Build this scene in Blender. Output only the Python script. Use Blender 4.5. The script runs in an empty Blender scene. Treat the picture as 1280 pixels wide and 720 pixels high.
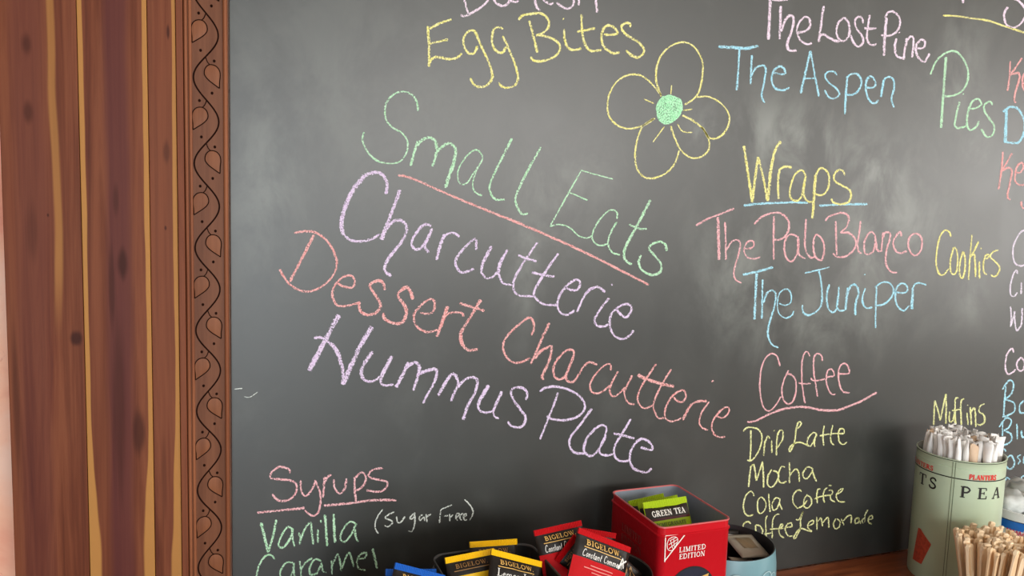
import bpy, bmesh, math, random
from mathutils import Vector, Matrix
random.seed(7)
S = bpy.context.scene
COL = S.collection

# ------------------------------------------------------------------ camera
EYE = 1.6                                   # camera height above the floor
CAMPOS = Vector((0.0, -1.2, EYE))
FPX = 1000.0
_d = Vector((-300.0, 9640.0, FPX)).normalized()
_x = Vector((2660.0, -21.0, FPX)); _x = (_x - _d * _x.dot(_d)).normalized()
_z = -_d
_y = _z.cross(_x)
# rows: camera right / down / forward expressed in world axes
RIGHT = Vector((_x[0], _y[0], _z[0])); DOWN = Vector((_x[1], _y[1], _z[1])); FWD = Vector((_x[2], _y[2], _z[2]))
cam = bpy.data.cameras.new('camera'); cam.sensor_width = 36.0; cam.lens = 36.0 * FPX / 1280.0
cam.clip_start = 0.02
co = bpy.data.objects.new('camera', cam); COL.objects.link(co)
m = Matrix.Identity(4)
for i in range(3):
    m[i][0] = RIGHT[i]; m[i][1] = -DOWN[i]; m[i][2] = -FWD[i]; m[i][3] = CAMPOS[i]
co.matrix_world = m
S.camera = co

# ------------------------------------------------------------------ world, lights, exposure
S.view_settings.view_transform = 'Standard'; S.view_settings.look = 'None'
S.view_settings.gamma = 1.0; S.view_settings.use_curve_mapping = False
S.view_settings.exposure = -0.25
w = bpy.data.worlds.new('world'); S.world = w; w.use_nodes = True
w.node_tree.nodes['Background'].inputs[0].default_value = (0.75, 0.85, 1.0, 1)
w.node_tree.nodes['Background'].inputs[1].default_value = 1.0

def area(name, loc, target, sx, sy, power, col):
    l = bpy.data.lights.new(name, 'AREA'); l.shape = 'RECTANGLE'; l.size = sx; l.size_y = sy
    l.energy = power; l.color = col
    o = bpy.data.objects.new(name, l); COL.objects.link(o)
    o.location = loc
    o.rotation_euler = (Vector(target) - Vector(loc)).to_track_quat('-Z', 'Y').to_euler()
    return o
# daylight entering by the windows of the room behind and beside the camera
area('daylight_street_window', (2.1, -4.42, 2.05), (2.1, 0, 2.05), 2.6, 0.8, 118, (1.0, 0.97, 0.92))
area('daylight_door', (-0.3, -4.42, 1.2), (-0.3, 0, 1.2), 1.7, 2.1, 82, (0.88, 0.96, 1.0))
area('daylight_side_window', (4.12, -2.2, 1.75), (0, -2.2, 1.75), 1.8, 1.2, 62, (1.0, 0.96, 0.9))

def ray(px, py):
    return RIGHT * (px - 640.0) + DOWN * (py - 360.0) + FWD * FPX
def on_y(px, py, Y):
    r = ray(px, py); return CAMPOS + r * ((Y - CAMPOS.y) / r.y)
def on_z(px, py, Z):
    r = ray(px, py); return CAMPOS + r * ((Z - CAMPOS.z) / r.z)

# ------------------------------------------------------------------ material helpers
def srgb(r, g, b):
    f = lambda c: (c / 255) / 12.92 if c / 255 <= 0.04045 else ((c / 255 + 0.055) / 1.055) ** 2.4
    return (f(r), f(g), f(b), 1.0)
class NT:
    def __init__(s, name):
        s.m = bpy.data.materials.new(name); s.m.use_nodes = True
        s.t = s.m.node_tree; s.b = s.t.nodes['Principled BSDF']; s.out = s.t.nodes['Material Output']
    def n(s, typ, **kw):
        x = s.t.nodes.new(typ)
        for k, v in kw.items(): setattr(x, k, v)
        return x
    def link(s, a, b): s.t.links.new(a, b)
    def math(s, op, a, b=None, c=None):
        x = s.n('ShaderNodeMath', operation=op)
        for i, v in enumerate((a, b, c)):
            if v is None: continue
            if isinstance(v, (int, float)): x.inputs[i].default_value = v
            else: s.link(v, x.inputs[i])
        return x.outputs[0]
    def obj(s, scale=(1, 1, 1), loc=(0, 0, 0)):
        tc = s.n('ShaderNodeTexCoord'); mp = s.n('ShaderNodeMapping')
        mp.inputs['Scale'].default_value = scale; mp.inputs['Location'].default_value = loc
        s.link(tc.outputs['Object'], mp.inputs[0]); return mp.outputs[0]
    def noise(s, vec, scale, detail=4, rough=0.55, dist=0.0):
        x = s.n('ShaderNodeTexNoise'); x.inputs['Scale'].default_value = scale
        x.inputs['Detail'].default_value = detail; x.inputs['Roughness'].default_value = rough
        x.inputs['Distortion'].default_value = dist
        s.link(vec, x.inputs['Vector']); return x.outputs['Fac']
    def ramp(s, fac, stops, interp='LINEAR'):
        x = s.n('ShaderNodeValToRGB'); x.color_ramp.interpolation = interp; e = x.color_ramp.elements
        while len(e) < len(stops): e.new(0.5)
        for k, (p, c) in zip(e, stops): k.position = p; k.color = c
        if fac is not None: s.link(fac, x.inputs[0])
        return x.outputs[0]
    def mix(s, fac, a, b, mode='MIX'):
        x = s.n('ShaderNodeMix', data_type='RGBA', blend_type=mode)
        for i, v in ((0, fac), (6, a), (7, b)):
            if isinstance(v, (int, float)): x.inputs[i].default_value = v
            elif isinstance(v, tuple): x.inputs[i].default_value = v
            else: s.link(v, x.inputs[i])
        return x.outputs[2]
    def smooth(s, v, a, b):
        x = s.n('ShaderNodeMapRange', interpolation_type='SMOOTHSTEP')
        x.inputs[1].default_value = a; x.inputs[2].default_value = b
        x.inputs[3].default_value = 0; x.inputs[4].default_value = 1
        s.link(v, x.inputs[0]); return x.outputs[0]
    def bump(s, h, strength, dist):
        x = s.n('ShaderNodeBump'); x.inputs['Strength'].default_value = strength
        x.inputs['Distance'].default_value = dist; s.link(h, x.inputs['Height'])
        s.link(x.outputs[0], s.b.inputs['Normal'])
    def base(s, c):
        if isinstance(c, tuple): s.b.inputs['Base Color'].default_value = c
        else: s.link(c, s.b.inputs['Base Color'])
    def set(s, rough=None, metal=None, spec=None, coat=None, coatr=None):
        i = s.b.inputs
        if rough is not None: i['Roughness'].default_value = rough
        if metal is not None: i['Metallic'].default_value = metal
        if spec is not None: i['Specular IOR Level'].default_value = spec
        if coat is not None: i['Coat Weight'].default_value = coat
        if coatr is not None: i['Coat Roughness'].default_value = coatr
MATS = {}
def plain(name, col, rough=0.5, metal=0.0, spec=0.5, vary=0.12, scale=60.0, coat=0.0):
    if name in MATS: return MATS[name]
    t = NT(name); v = t.obj()
    n = t.noise(v, scale, 4)
    dark = tuple(c * (1 - vary) for c in col[:3]) + (1,); lite = tuple(min(1, c * (1 + vary)) for c in col[:3]) + (1,)
    t.base(t.ramp(n, [(0.3, dark), (0.7, lite)])); t.set(rough, metal, spec, coat, 0.1)
    MATS[name] = t.m; return t.m

def chalk_mat(name, col):
    t = NT(name); v = t.obj()
    grain = t.noise(v, 520, 2, 0.7); broad = t.noise(v, 45, 2)
    uv = t.n('ShaderNodeUVMap', uv_map='UVMap'); sep = t.n('ShaderNodeSeparateXYZ'); t.link(uv.outputs[0], sep.inputs[0])
    edge = t.math('ABSOLUTE', sep.outputs[1])
    e2 = t.math('MULTIPLY', t.math('POWER', edge, 3.0), 0.16)
    h = t.math('ADD', t.math('SUBTRACT', grain, e2), t.math('MULTIPLY', t.math('SUBTRACT', broad, 0.5), 0.28))
    a = t.smooth(h, 0.36, 0.47)
    pale = tuple(0.5 * c + 0.45 for c in col[:3]) + (1,)
    t.base(t.mix(t.smooth(grain, 0.36, 0.66), col, pale)); t.set(0.95, 0, 0.1)
    t.link(t.math('MULTIPLY_ADD', a, 0.93, 0.04), t.b.inputs['Alpha'])
    return t.m
CH = dict(
    M=chalk_mat('chalk_mint', srgb(150, 240, 172)),
    Y=chalk_mat('chalk_yellow', srgb(246, 236, 96)), P=chalk_mat('chalk_lilac', srgb(226, 196, 238)),
    G=chalk_mat('chalk_green', srgb(168, 232, 176)), R=chalk_mat('chalk_red', srgb(240, 138, 134)),
    B=chalk_mat('chalk_blue', srgb(138, 222, 246)), W=chalk_mat('chalk_pale_pink', srgb(244, 214, 236)),
    S=chalk_mat('chalk_pink', srgb(240, 154, 162)), L=chalk_mat('chalk_pale_lime', srgb(234, 236, 128)),
    V=chalk_mat('chalk_lavender_white', srgb(228, 214, 236)), K=chalk_mat('chalk_white', srgb(225, 235, 225)))

# ------------------------------------------------------------------ object helpers
def link(name, me, mat, parent=None):
    o = bpy.data.objects.new(name, me); COL.objects.link(o)
    if mat is not None and not me.materials: me.materials.append(mat)
    if parent: o.parent = parent
    return o
def tag(o, label=None, cat=None, group=None, kind=None):
    if label: o['label'] = label
    if cat: o['category'] = cat
    if group: o['group'] = group
    if kind: o['kind'] = kind
    return o
def empty(name, loc, label=None, cat=None, group=None, kind=None):
    o = bpy.data.objects.new(name, None); COL.objects.link(o); o.location = loc
    o.empty_display_size = 0.05
    return tag(o, label, cat, group, kind)
def pydata(name, V, F, smooth=False):
    me = bpy.data.meshes.new(name); me.from_pydata([tuple(v) for v in V], [], F)
    if smooth: me.polygons.foreach_set('use_smooth', [True] * len(me.polygons))
    me.update(); return me
def box_mesh(name, a, b, bevel=0.0, seg=2):
    bm = bmesh.new(); bmesh.ops.create_cube(bm, size=1)
    for v in bm.verts:
        v.co = Vector([(a[i] + b[i]) / 2 + v.co[i] * (b[i] - a[i]) for i in range(3)])
    if bevel: bmesh.ops.bevel(bm, geom=bm.edges[:], offset=bevel, segments=seg, profile=0.5, affect='EDGES')
    me = bpy.data.meshes.new(name); bm.to_mesh(me); bm.free(); return me
def box(name, a, b, mat, parent=None, bevel=0.0, seg=2):
    return link(name, box_mesh(name, a, b, bevel, seg), mat, parent)
def lathe(name, prof, mat, parent=None, n=64, centre=(0, 0, 0)):
    V = []; F = []
    for (r, z) in prof:
        for k in range(n):
            a = 2 * math.pi * k / n
            V.append((centre[0] + r * math.cos(a), centre[1] + r * math.sin(a), centre[2] + z))
    for i in range(len(prof) - 1):
        for k in range(n):
            F.append((i * n + k, i * n + (k + 1) % n, (i + 1) * n + (k + 1) % n, (i + 1) * n + k))
    me = pydata(name, V, F, True)
    o = link(name, me, mat, parent)
    es = o.modifiers.new('split', 'EDGE_SPLIT'); es.split_angle = math.radians(40)
    return o

def smooth_line(p, step=3.0):
    """Catmull-Rom through points (x, y, w)."""
    if len(p) < 3:
        out = []
        n = max(2, int(math.hypot(p[1][0] - p[0][0], p[1][1] - p[0][1]) / step))
        return [tuple(p[0][k] + (p[1][k] - p[0][k]) * i / n for k in range(3)) for i in range(n + 1)]
    q = [p[0]] + list(p) + [p[-1]]; out = []
    for i in range(1, len(q) - 2):
        a, b, c, d = q[i - 1], q[i], q[i + 1], q[i + 2]
        n = max(2, int(math.hypot(c[0] - b[0], c[1] - b[1]) / step))
        for k in range(n):
            t = k / n
            out.append(tuple(0.5 * (2 * b[j] + (c[j] - a[j]) * t + (2 * a[j] - 5 * b[j] + 4 * c[j] - d[j]) * t * t
                                    + (3 * b[j] - a[j] - 3 * c[j] + d[j]) * t ** 3) for j in range(3)))
    out.append(tuple(p[-1])); return out

class Ribbon:
    """Flat strokes on a surface; mp maps a 2D point and a lift to 3D."""
    def __init__(s): s.V = []; s.F = []; s.UV = []; s.k = 0
    def add(s, pts, width, mp, step=3.0, jitter=0.0, smooth=True):
        p = [(a[0], a[1], a[2] if len(a) > 2 else 1.0) for a in pts]
        if smooth: p = smooth_line(p, step)
        n = len(p); base = len(s.V); L = 0.0; s.k += 1
        for i in range(n):
            a = p[max(0, i - 1)]; b = p[min(n - 1, i + 1)]
            dx, dy = b[0] - a[0], b[1] - a[1]; l = math.hypot(dx, dy) or 1.0
            nx, ny = -dy / l, dx / l; h = width * p[i][2] * 0.5
            if jitter:
                h1 = h * (1 + random.uniform(-jitter, jitter)); h2 = h * (1 + random.uniform(-jitter, jitter))
                if i in (0, n - 1): h1 *= 0.55; h2 *= 0.55
            else: h1 = h2 = h
            s.V.append(mp(p[i][0] + nx * h1, p[i][1] + ny * h1, s.k)); s.V.append(mp(p[i][0] - nx * h2, p[i][1] - ny * h2, s.k))
            s.UV += [(L, 1.0), (L, -1.0)]; L += l
            if i:
                j = base + 2 * i
                s.F.append((j - 2, j - 1, j + 1, j))
    def poly(s, pts, mp):
        s.k += 1; b = len(s.V)
        for q in pts: s.V.append(mp(q[0], q[1], s.k)); s.UV.append((0, 0))
        s.F.append(tuple(range(b, b + len(pts))))
    def build(s, name, mat, parent=None, org=None):
        V = s.V if org is None else [Vector(v) - Vector(org) for v in s.V]
        me = pydata(name, V, s.F)
        uv = me.uv_layers.new(name='UVMap')
        for lp in me.loops: uv.data[lp.index].uv = s.UV[lp.vertex_index]
        return link(name, me, mat, parent)

# printed serif capitals and a simple cursive, as strokes in a unit em (x, y up)
T, t_, B_ = 0.17, 0.075, 0.13
def stem(x): return [(T, [(x, 0), (x, 1)]), (t_, [(x - .16, .035), (x + .16, .035)]), (t_, [(x - .16, .965), (x + .16, .965)])]
GL = {
 'I': (.42, stem(.21)),
 'L': (.74, stem(.2) + [(t_, [(.2, .035), (.66, .035)]), (t_, [(.64, .02), (.67, .3)])]),
 'E': (.76, stem(.2) + [(t_, [(.2, .965), (.66, .965)]), (t_, [(.2, .52), (.5, .52)]), (t_, [(.2, .035), (.68, .035)]), (t_, [(.65, .98), (.66, .75)]), (t_, [(.67, .02), (.69, .28)]), (t_, [(.5, .4), (.5, .64)])]),
 'B': (.8, stem(.2) + [(B_, [(.2, .96), (.45, .95), (.62, .75), (.45, .54), (.2, .53)]), (B_, [(.4, .53), (.58, .48), (.7, .28), (.5, .05), (.2, .04)])]),
 'G': (.88, [(B_, [(.72, .72), (.6, .92), (.42, .96), (.2, .8), (.12, .5), (.2, .2), (.42, .04), (.62, .07), (.72, .16)]), (T, [(.72, .05), (.72, .42)]), (t_, [(.54, .42), (.86, .42)])]),
 'O': (.9, [(B_, [(.45, .96), (.2, .82), (.11, .5), (.2, .18), (.45, .04), (.7, .18), (.79, .5), (.7, .82), (.45, .96)])]),
 'W': (1.2, [(T, [(.14, .97), (.4, .02)]), (t_, [(.4, .02), (.6, .9)]), (T, [(.56, .97), (.82, .02)]), (t_, [(.82, .02), (1.08, .97)]), (t_, [(.0, .965), (.3, .965)]), (t_, [(.46, .965), (.7, .965)]), (t_, [(.95, .965), (1.2, .965)])]),
 'M': (1.06, [(t_, [(.15, 0), (.17, 1)]), (T, [(.17, 1), (.52, .04)]), (t_, [(.52, .04), (.86, 1)]), (T, [(.88, 0), (.88, 1)]), (t_, [(.02, .035), (.3, .035)]), (t_, [(.72, .035), (1.04, .035)]), (t_, [(.03, .965), (.2, .965)]), (t_, [(.85, .965), (1.04, .965)])]),
 'T': (.82, [(T, [(.41, 0), (.41, 1)]), (t_, [(.06, .965), (.76, .965)]), (t_, [(.06, .98), (.05, .72)]), (t_, [(.76, .98), (.77, .72)]), (t_, [(.24, .035), (.58, .035)])]),
 'D': (.9, stem(.2) + [(B_, [(.2, .96), (.5, .94), (.74, .74), (.79, .5), (.74, .26), (.5, .06), (.2, .04)])]),
 'N': (.94, [(t_, [(.16, 0), (.16, 1)]), (T, [(.16, 1), (.76, 0)]), (t_, [(.76, 0), (.76, 1)]), (t_, [(.02, .965), (.2, .965)]), (t_, [(.02, .035), (.3, .035)]), (t_, [(.62, .965), (.9, .965)])]),
 'P': (.76, stem(.2) + [(B_, [(.2, .96), (.48, .95), (.66, .72), (.48, .48), (.2, .47)])]),
 'R': (.84, stem(.2) + [(B_, [(.2, .96), (.48, .95), (.64, .74), (.48, .53), (.2, .52)]), (T, [(.42, .52), (.72, .02)]), (t_, [(.64, .035), (.84, .035)])]),
 'A': (.86, [(t_, [(.12, 0), (.42, 1)]), (T, [(.44, 1), (.74, 0)]), (t_, [(.22, .34), (.6, .34)]), (t_, [(.0, .035), (.26, .035)]), (t_, [(.58, .035), (.88, .035)])]),
 'S': (.68, [(B_, [(.56, .74), (.5, .92), (.32, .97), (.14, .82), (.2, .6), (.46, .44), (.56, .24), (.44, .06), (.26, .03), (.1, .12), (.08, .28)])]),
 'U': (.9, [(T, [(.2, 1), (.2, .35)]), (B_, [(.2, .36), (.26, .1), (.46, .03), (.64, .1), (.7, .36)]), (t_, [(.7, .3), (.7, 1)]), (t_, [(.04, .965), (.36, .965)]), (t_, [(.56, .965), (.86, .965)])]),
 '.': (.28, [(.16, [(.08, .08), (.2, .08)])]),
 ' ': (.4, []),
 'C': (.8, [(.1, [(.66, .8), (.52, .97), (.28, .9), (.12, .5), (.2, .14), (.42, .03), (.68, .14)])]),
 'o': (.5, [(.1, [(.25, .5), (.1, .38), (.08, .2), (.22, .02), (.38, .14), (.4, .36), (.25, .5)])]),
 'n': (.56, [(.1, [(.1, .5), (.1, 0)]), (.1, [(.1, .3), (.24, .48), (.4, .42), (.42, 0)])]),
 'm': (.84, [(.1, [(.1, .5), (.1, 0)]), (.1, [(.1, .3), (.24, .48), (.38, .42), (.4, 0)]), (.1, [(.4, .3), (.54, .48), (.68, .42), (.7, 0)])]),
 's': (.42, [(.1, [(.34, .42), (.2, .5), (.08, .38), (.3, .18), (.22, .02), (.06, .08)])]),
 't': (.36, [(.1, [(.16, .85), (.16, .12), (.32, .04)]), (.07, [(.02, .5), (.32, .5)])]),
 'a': (.52, [(.1, [(.38, .44), (.2, .48), (.08, .24), (.18, .02), (.34, .16), (.38, .44)]), (.1, [(.38, .48), (.4, .06), (.5, .02)])]),
 'e': (.48, [(.1, [(.08, .26), (.38, .28), (.32, .47), (.18, .47), (.08, .26), (.14, .05), (.28, .01), (.42, .12)])]),
 'i': (.26, [(.1, [(.12, .5), (.12, .0)]), (.1, [(.08, .72), (.16, .72)])]),
 'f': (.34, [(.1, [(.36, .9), (.22, .96), (.16, .8), (.14, 0)]), (.07, [(.02, .5), (.32, .5)])]),
}
def text_width(s, h, track=0.08): return sum(GL[c][0] + track for c in s) * h
def text(rb, s, x, y, h, mp, track=0.08, slant=0.0, bold=1.0, xs=1.0):
    for c in s:
        wd, st = GL[c]
        for (sw, pts) in st:
            rb.add([(x + (px + slant * py) * h * xs, y + py * h) for px, py in pts], sw * h * bold, mp, step=h * 0.16)
        x += (wd + track) * h * xs
    return x

# ------------------------------------------------------------------ the room
ZC = EYE - 0.686                            # counter top
m_plaster = plain('cream_plaster', srgb(205, 200, 190), 0.9, vary=0.05, scale=3)
m_ceil = plain('ceiling_paint', srgb(215, 212, 205), 0.9, vary=0.04, scale=3)
m_dark = plain('dark_wall_paint', srgb(70, 66, 62), 0.8, vary=0.08, scale=3)
def stone():
    t = NT('peach_stone'); v = t.obj((1, 1, 1))
    n = t.noise(v, 5, 5, 0.6, 1.2); n2 = t.noise(v, 26, 4, 0.6, 2.0)
    c = t.ramp(n, [(0.3, srgb(240, 160, 136)), (0.5, srgb(255, 196, 168)), (0.7, srgb(255, 214, 194))])
    t.base(t.mix(t.math('MULTIPLY', t.smooth(n2, 0.62, 0.72), 0.35), c, srgb(190, 96, 84))); t.set(0.75, 0, 0.3)
    return t.m
def floor_mat():
    t = NT('floor_boards'); v = t.obj((1, 9, 1))
    t.base(t.ramp(t.noise(v, 3, 5), [(0.3, srgb(58, 40, 28)), (0.7, srgb(96, 68, 46))])); t.set(0.5)
    return t.m
X0, X1, Y0 = -2.4, 4.2, -4.5
def struct(name, a, b, mat, parent=None):
    o = box(name, a, b, mat, parent)
    if parent is None: o['kind'] = 'structure'
    return o
struct('floor', (X0 - .1, Y0 - .1, -.1), (X1 + .1, .12, 0), floor_mat())
struct('ceiling', (X0 - .1, Y0 - .1, 2.7), (X1 + .1, .12, 2.8), m_ceil)
struct('wall_back', (X0 - .1, .022, 0), (X1 + .1, .12, 2.7), stone())
struct('wall_left', (X0 - .1, Y0, 0), (X0, .022, 2.7), m_plaster)
wr = empty('wall_right', (0, 0, 0), kind='structure')
for a, b in [((X1, Y0, 0), (X1 + .1, .022, 1.0)), ((X1, Y0, 2.4), (X1 + .1, .022, 2.7)), ((X1, Y0, 1.0), (X1 + .1, -3.2, 2.4)), ((X1, -1.2, 1.0), (X1 + .1, .022, 2.4))]:
    struct('wall_panel', a, b, m_plaster, wr)
wf = empty('wall_front', (0, 0, 0), kind='structure')
for a, b in [((X0, 0), (-1.2, 2.7)), ((-1.2, 2.3), (.6, 2.7)), ((.6, 0), (.75, 2.7)), ((.75, 0), (3.45, 1.6)), ((.75, 2.5), (3.45, 2.7)), ((3.45, 0), (X1, 2.7))]:
    struct('wall_panel', (a[0], Y0 - .1, a[1]), (b[0], Y0, b[1]), m_dark, wf)
m_frame = plain('window_frame_paint', srgb(120, 96, 76), 0.5)
def window(name, pts):
    e = empty(name, (0, 0, 0), kind='structure')
    for a, b in pts: box('frame_bar', a, b, m_frame, e)
y = Y0
window('door_1', [((-1.2, y - .06, 0), (-1.14, y, 2.3)), ((.54, y - .06, 0), (.6, y, 2.3)), ((-.33, y - .06, 0), (-.27, y, 2.3)), ((-1.14, y - .06, 2.24), (.54, y, 2.3))])
window('window_1', [((.75, y - .06, 1.6), (.81, y, 2.5)), ((3.39, y - .06, 1.6), (3.45, y, 2.5)), ((.81, y - .06, 2.44), (3.39, y, 2.5)), ((.81, y - .06, 1.6), (3.39, y, 1.66))])
window('window_2', [((X1, -3.2, 1.0), (X1 + .06, -3.14, 2.4)), ((X1, -1.26, 1.0), (X1 + .06, -1.2, 2.4)), ((X1, -3.14, 2.34), (X1 + .06, -1.26, 2.4)), ((X1, -3.14, 1.0), (X1 + .06, -1.26, 1.06))])

# counter
def counter_mat():
    t = NT('varnished_counter_wood'); v = t.obj((2, 14, 14))
    n = t.noise(v, 4, 6, 0.6, 0.6)
    t.base(t.ramp(n, [(0.25, srgb(84, 40, 20)), (0.5, srgb(140, 72, 38)), (0.75, srgb(178, 104, 60))])); t.set(0.28, 0, 0.5)
    return t.m
ctr = empty('counter', (0.8, -.33, 0), 'varnished reddish wood counter under the chalkboard', 'counter')
def part(o, parent):
    o.parent = parent; o.matrix_parent_inverse = Matrix.Translation(-parent.location); return o
part(box('worktop', (-.0245, -.62, ZC - .045), (2.6, -.001, ZC), counter_mat(), None, .004), ctr)
part(box('cabinet_body', (.0, -.56, .0), (2.6, -.001, ZC - .045), plain('cabinet_wood', srgb(90, 50, 30), .5)), ctr)

# ------------------------------------------------------------------ cedar post of joined planks
PY = -.03
def cedar(name, stripes, knots, tints=(), seed=0.0):
    """stripes: (x, half width, z0, z1, strength); knots: (x, z, rx, rz, strength) in metres."""
    t = NT(name); v = t.obj((1, 1, 1)); sx = t.n('ShaderNodeSeparateXYZ'); t.link(v, sx.inputs[0])
    lowv = t.obj((3, 3, 1.3), (seed, 0, seed)); wob = t.math('MULTIPLY', t.math('SUBTRACT', t.noise(lowv, 2.2, 2), 0.5), 0.022)
    X = t.math('ADD', sx.outputs[0], wob); Z = sx.outputs[2]
    gv = t.obj((42, 42, 1.4), (seed * 3, 0, seed)); g = t.noise(gv, 1.0, 5, 0.6, 0.5)
    gf = t.noise(t.obj((220, 220, 4), (seed, 0, 0)), 1.0, 3)
    c = t.ramp(g, [(0.28, srgb(72, 32, 22)), (0.42, srgb(104, 54, 34)), (0.55, srgb(124, 70, 46)), (0.68, srgb(108, 56, 37)), (0.8, srgb(88, 44, 36))])
    c = t.mix(t.math('MULTIPLY', t.smooth(gf, 0.45, 0.7), 0.22), c, srgb(74, 36, 26))
    edgew = t.math('MULTIPLY', t.math('SUBTRACT', t.noise(t.obj((4, 4, 3.5), (seed * 2, 0, seed)), 2.0, 3), 0.5), 0.006)
    XE = t.math('ADD', sx.outputs[0], edgew)
    for (x, hw, s) in tints:
        f = t.math('SUBTRACT', 1.0, t.smooth(t.math('ABSOLUTE', t.math('SUBTRACT', X, x)), hw * 0.5, hw * 1.3))
        c = t.mix(t.math('MULTIPLY', f, s), c, srgb(86, 42, 42))
    flare = t.math('SUBTRACT', 1.0, t.smooth(Z, EYE - .56, EYE - .26))        # the sapwood widens towards the foot
    wn = t.math('ADD', 0.55, t.noise(t.obj((1, 1, 3.0), (seed, seed, 0)), 2.0, 2))
    for (x, hw, s, k) in stripes:
        if k == 0:                                   # a free sapwood streak that dies out lower down
            d = t.math('DIVIDE', t.math('ABSOLUTE', t.math('SUBTRACT', X, x)), hw)
            f = t.math('MULTIPLY', t.math('SUBTRACT', 1.0, t.smooth(d, 0.5, 1.25)), t.smooth(Z, EYE - .2, EYE - .08))
        else:                                        # sapwood along the plank's edge; k is the side it grows from
            ww = t.math('MULTIPLY', t.math('MULTIPLY', t.math('ADD', t.math('MULTIPLY', flare, 1.3), 1.0), wn), hw * 1.7)
            d = t.math('DIVIDE', t.math('MULTIPLY', t.math('SUBTRACT', sx.outputs[0], x), k), ww)
            f = t.math('SUBTRACT', 1.0, t.smooth(d, 0.85, 1.1))
        c = t.mix(t.math('MULTIPLY', f, s), c, srgb(178, 126, 68))
    for (x, z, rx, rz, s) in knots:
        a = t.math('DIVIDE', t.math('SUBTRACT', sx.outputs[0], x), rx); b = t.math('DIVIDE', t.math('SUBTRACT', Z, z), rz)
        r = t.math('SQRT', t.math('ADD', t.math('MULTIPLY', a, a), t.math('MULTIPLY', b, b)))
        r = t.math('ADD', r, t.math('MULTIPLY', t.math('SUBTRACT', g, 0.5), 1.4))
        f = t.math('SUBTRACT', 1.0, t.smooth(r, 0.35, 1.05))
        c = t.mix(t.math('MULTIPLY', f, s), c, srgb(56, 22, 14))
    t.base(c); t.set(0.5, 0, 0.14); t.bump(gf, 0.12, 0.0006)
    return t.m
def kn(px, py, rx, rz, s): p = on_y(px, py, PY); return (p.x, p.z, rx, rz, s)
post = empty('trim_1', (-.14, PY, 0), kind='structure')
JX = [-.245, -.157, -.0758, -.0415, -.0325]
pm = [
 cedar('cedar_plank_a', [(-.187, .0050, .55, 0)], [kn(33, 55, .008, .02, .6), kn(35, 140, .008, .02, .6), kn(95, 423, .009, .012, .9), kn(40, 290, .01, .05, .35), kn(60, 269, .002, .004, .9), kn(20, 500, .006, .15, .5)], [(-.215, .02, .4)], 1.3),
 cedar('cedar_plank_b', [(-.1567, .0034, .95, 1), (-.0761, .0034, .95, -1)], [kn(153, 330, .009, .028, .85), kn(140, 360, .005, .07, .6), kn(150, 500, .012, .16, .55), kn(145, 250, .005, .03, .5), kn(174, 540, .01, .04, .7)], [(-.112, .016, .75)], 4.1),
 cedar('cedar_plank_c', [(-.0418, .0030, .85, -1)], [kn(208, 190, .006, .02, .5), kn(210, 40, .0025, .012, .8), kn(207, 285, .002, .004, .8), kn(205, 600, .006, .1, .35)], [], 7.7),
 cedar('cedar_plank_d', [], [], [], 9.2)]
for k in range(4):
    b = box('plank', (JX[k] + .0003, PY + (0, 0, 0, -.0015)[k], 0), (JX[k + 1] - .0003, .02, 2.7), pm[k], None, .0009, 2); part(b, post)

# carved moulding between the post and the chalkboard
def mould_mat(name, c0, c1):
    t = NT(name); g = t.noise(t.obj((60, 60, 3)), 1.0, 5, 0.6, 0.4)
    t.base(t.ramp(g, [(0.3, c0), (0.7, c1)])); t.set(0.45, 0, 0.16); return t.m
m_mould = mould_mat('moulding_wood', srgb(98, 58, 38), srgb(124, 78, 54))
m_bead = mould_mat('moulding_bead_wood', srgb(120, 68, 44), srgb(156, 98, 66))
m_burn = plain('burnt_groove', srgb(34, 15, 8), 0.8, spec=0.05, vary=0.3, scale=200)
m_leaf = mould_mat('leaf_wood', srgb(112, 66, 42), srgb(146, 92, 62))
mo = empty('trim_2', (0, -.02, 0), kind='structure')
MY = -.024
part(box('backing', (-.0325, MY, 0), (.0235, .02, 2.7), m_mould, None, .0005), mo)
def bead(x, r, flat=1.0):
    V = []; F = []; n = 10
    for z in (0.0, 2.7):
        for k in range(n + 1):
            a = math.pi * k / n; V.append((x - r * math.cos(a), MY - r * flat * math.sin(a), z))
    for k in range(n): F.append((k, k + 1, n + 2 + k, n + 1 + k))
    o = link('bead', pydata('bead', V, F, True), m_bead); part(o, mo); o.data.name = 'bead'
bead(-.0298, .0024, 1.2); bead(-.0243, .0022, 1.0); bead(.0198, .0030, 1.5)
PER = .1143; ZR = EYE + .214                # one turn of the vine; z of a right-hand bend
AMP = .0158; CX = -.0045
def vx(z): return CX + AMP * math.cos(2 * math.pi * (z - ZR) / PER)
def mmap(x, z, k): return Vector((x, MY - .0003 - .00002 * (k % 5), z))
rb = Ribbon()
rb.add([(vx(EYE - .75 + i * .006), EYE - .75 + i * .006) for i in range(190)], .0021, mmap, step=.01)
part(rb.build('carved_vine', m_burn), mo)
zz = ZR + PER * 3
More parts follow.
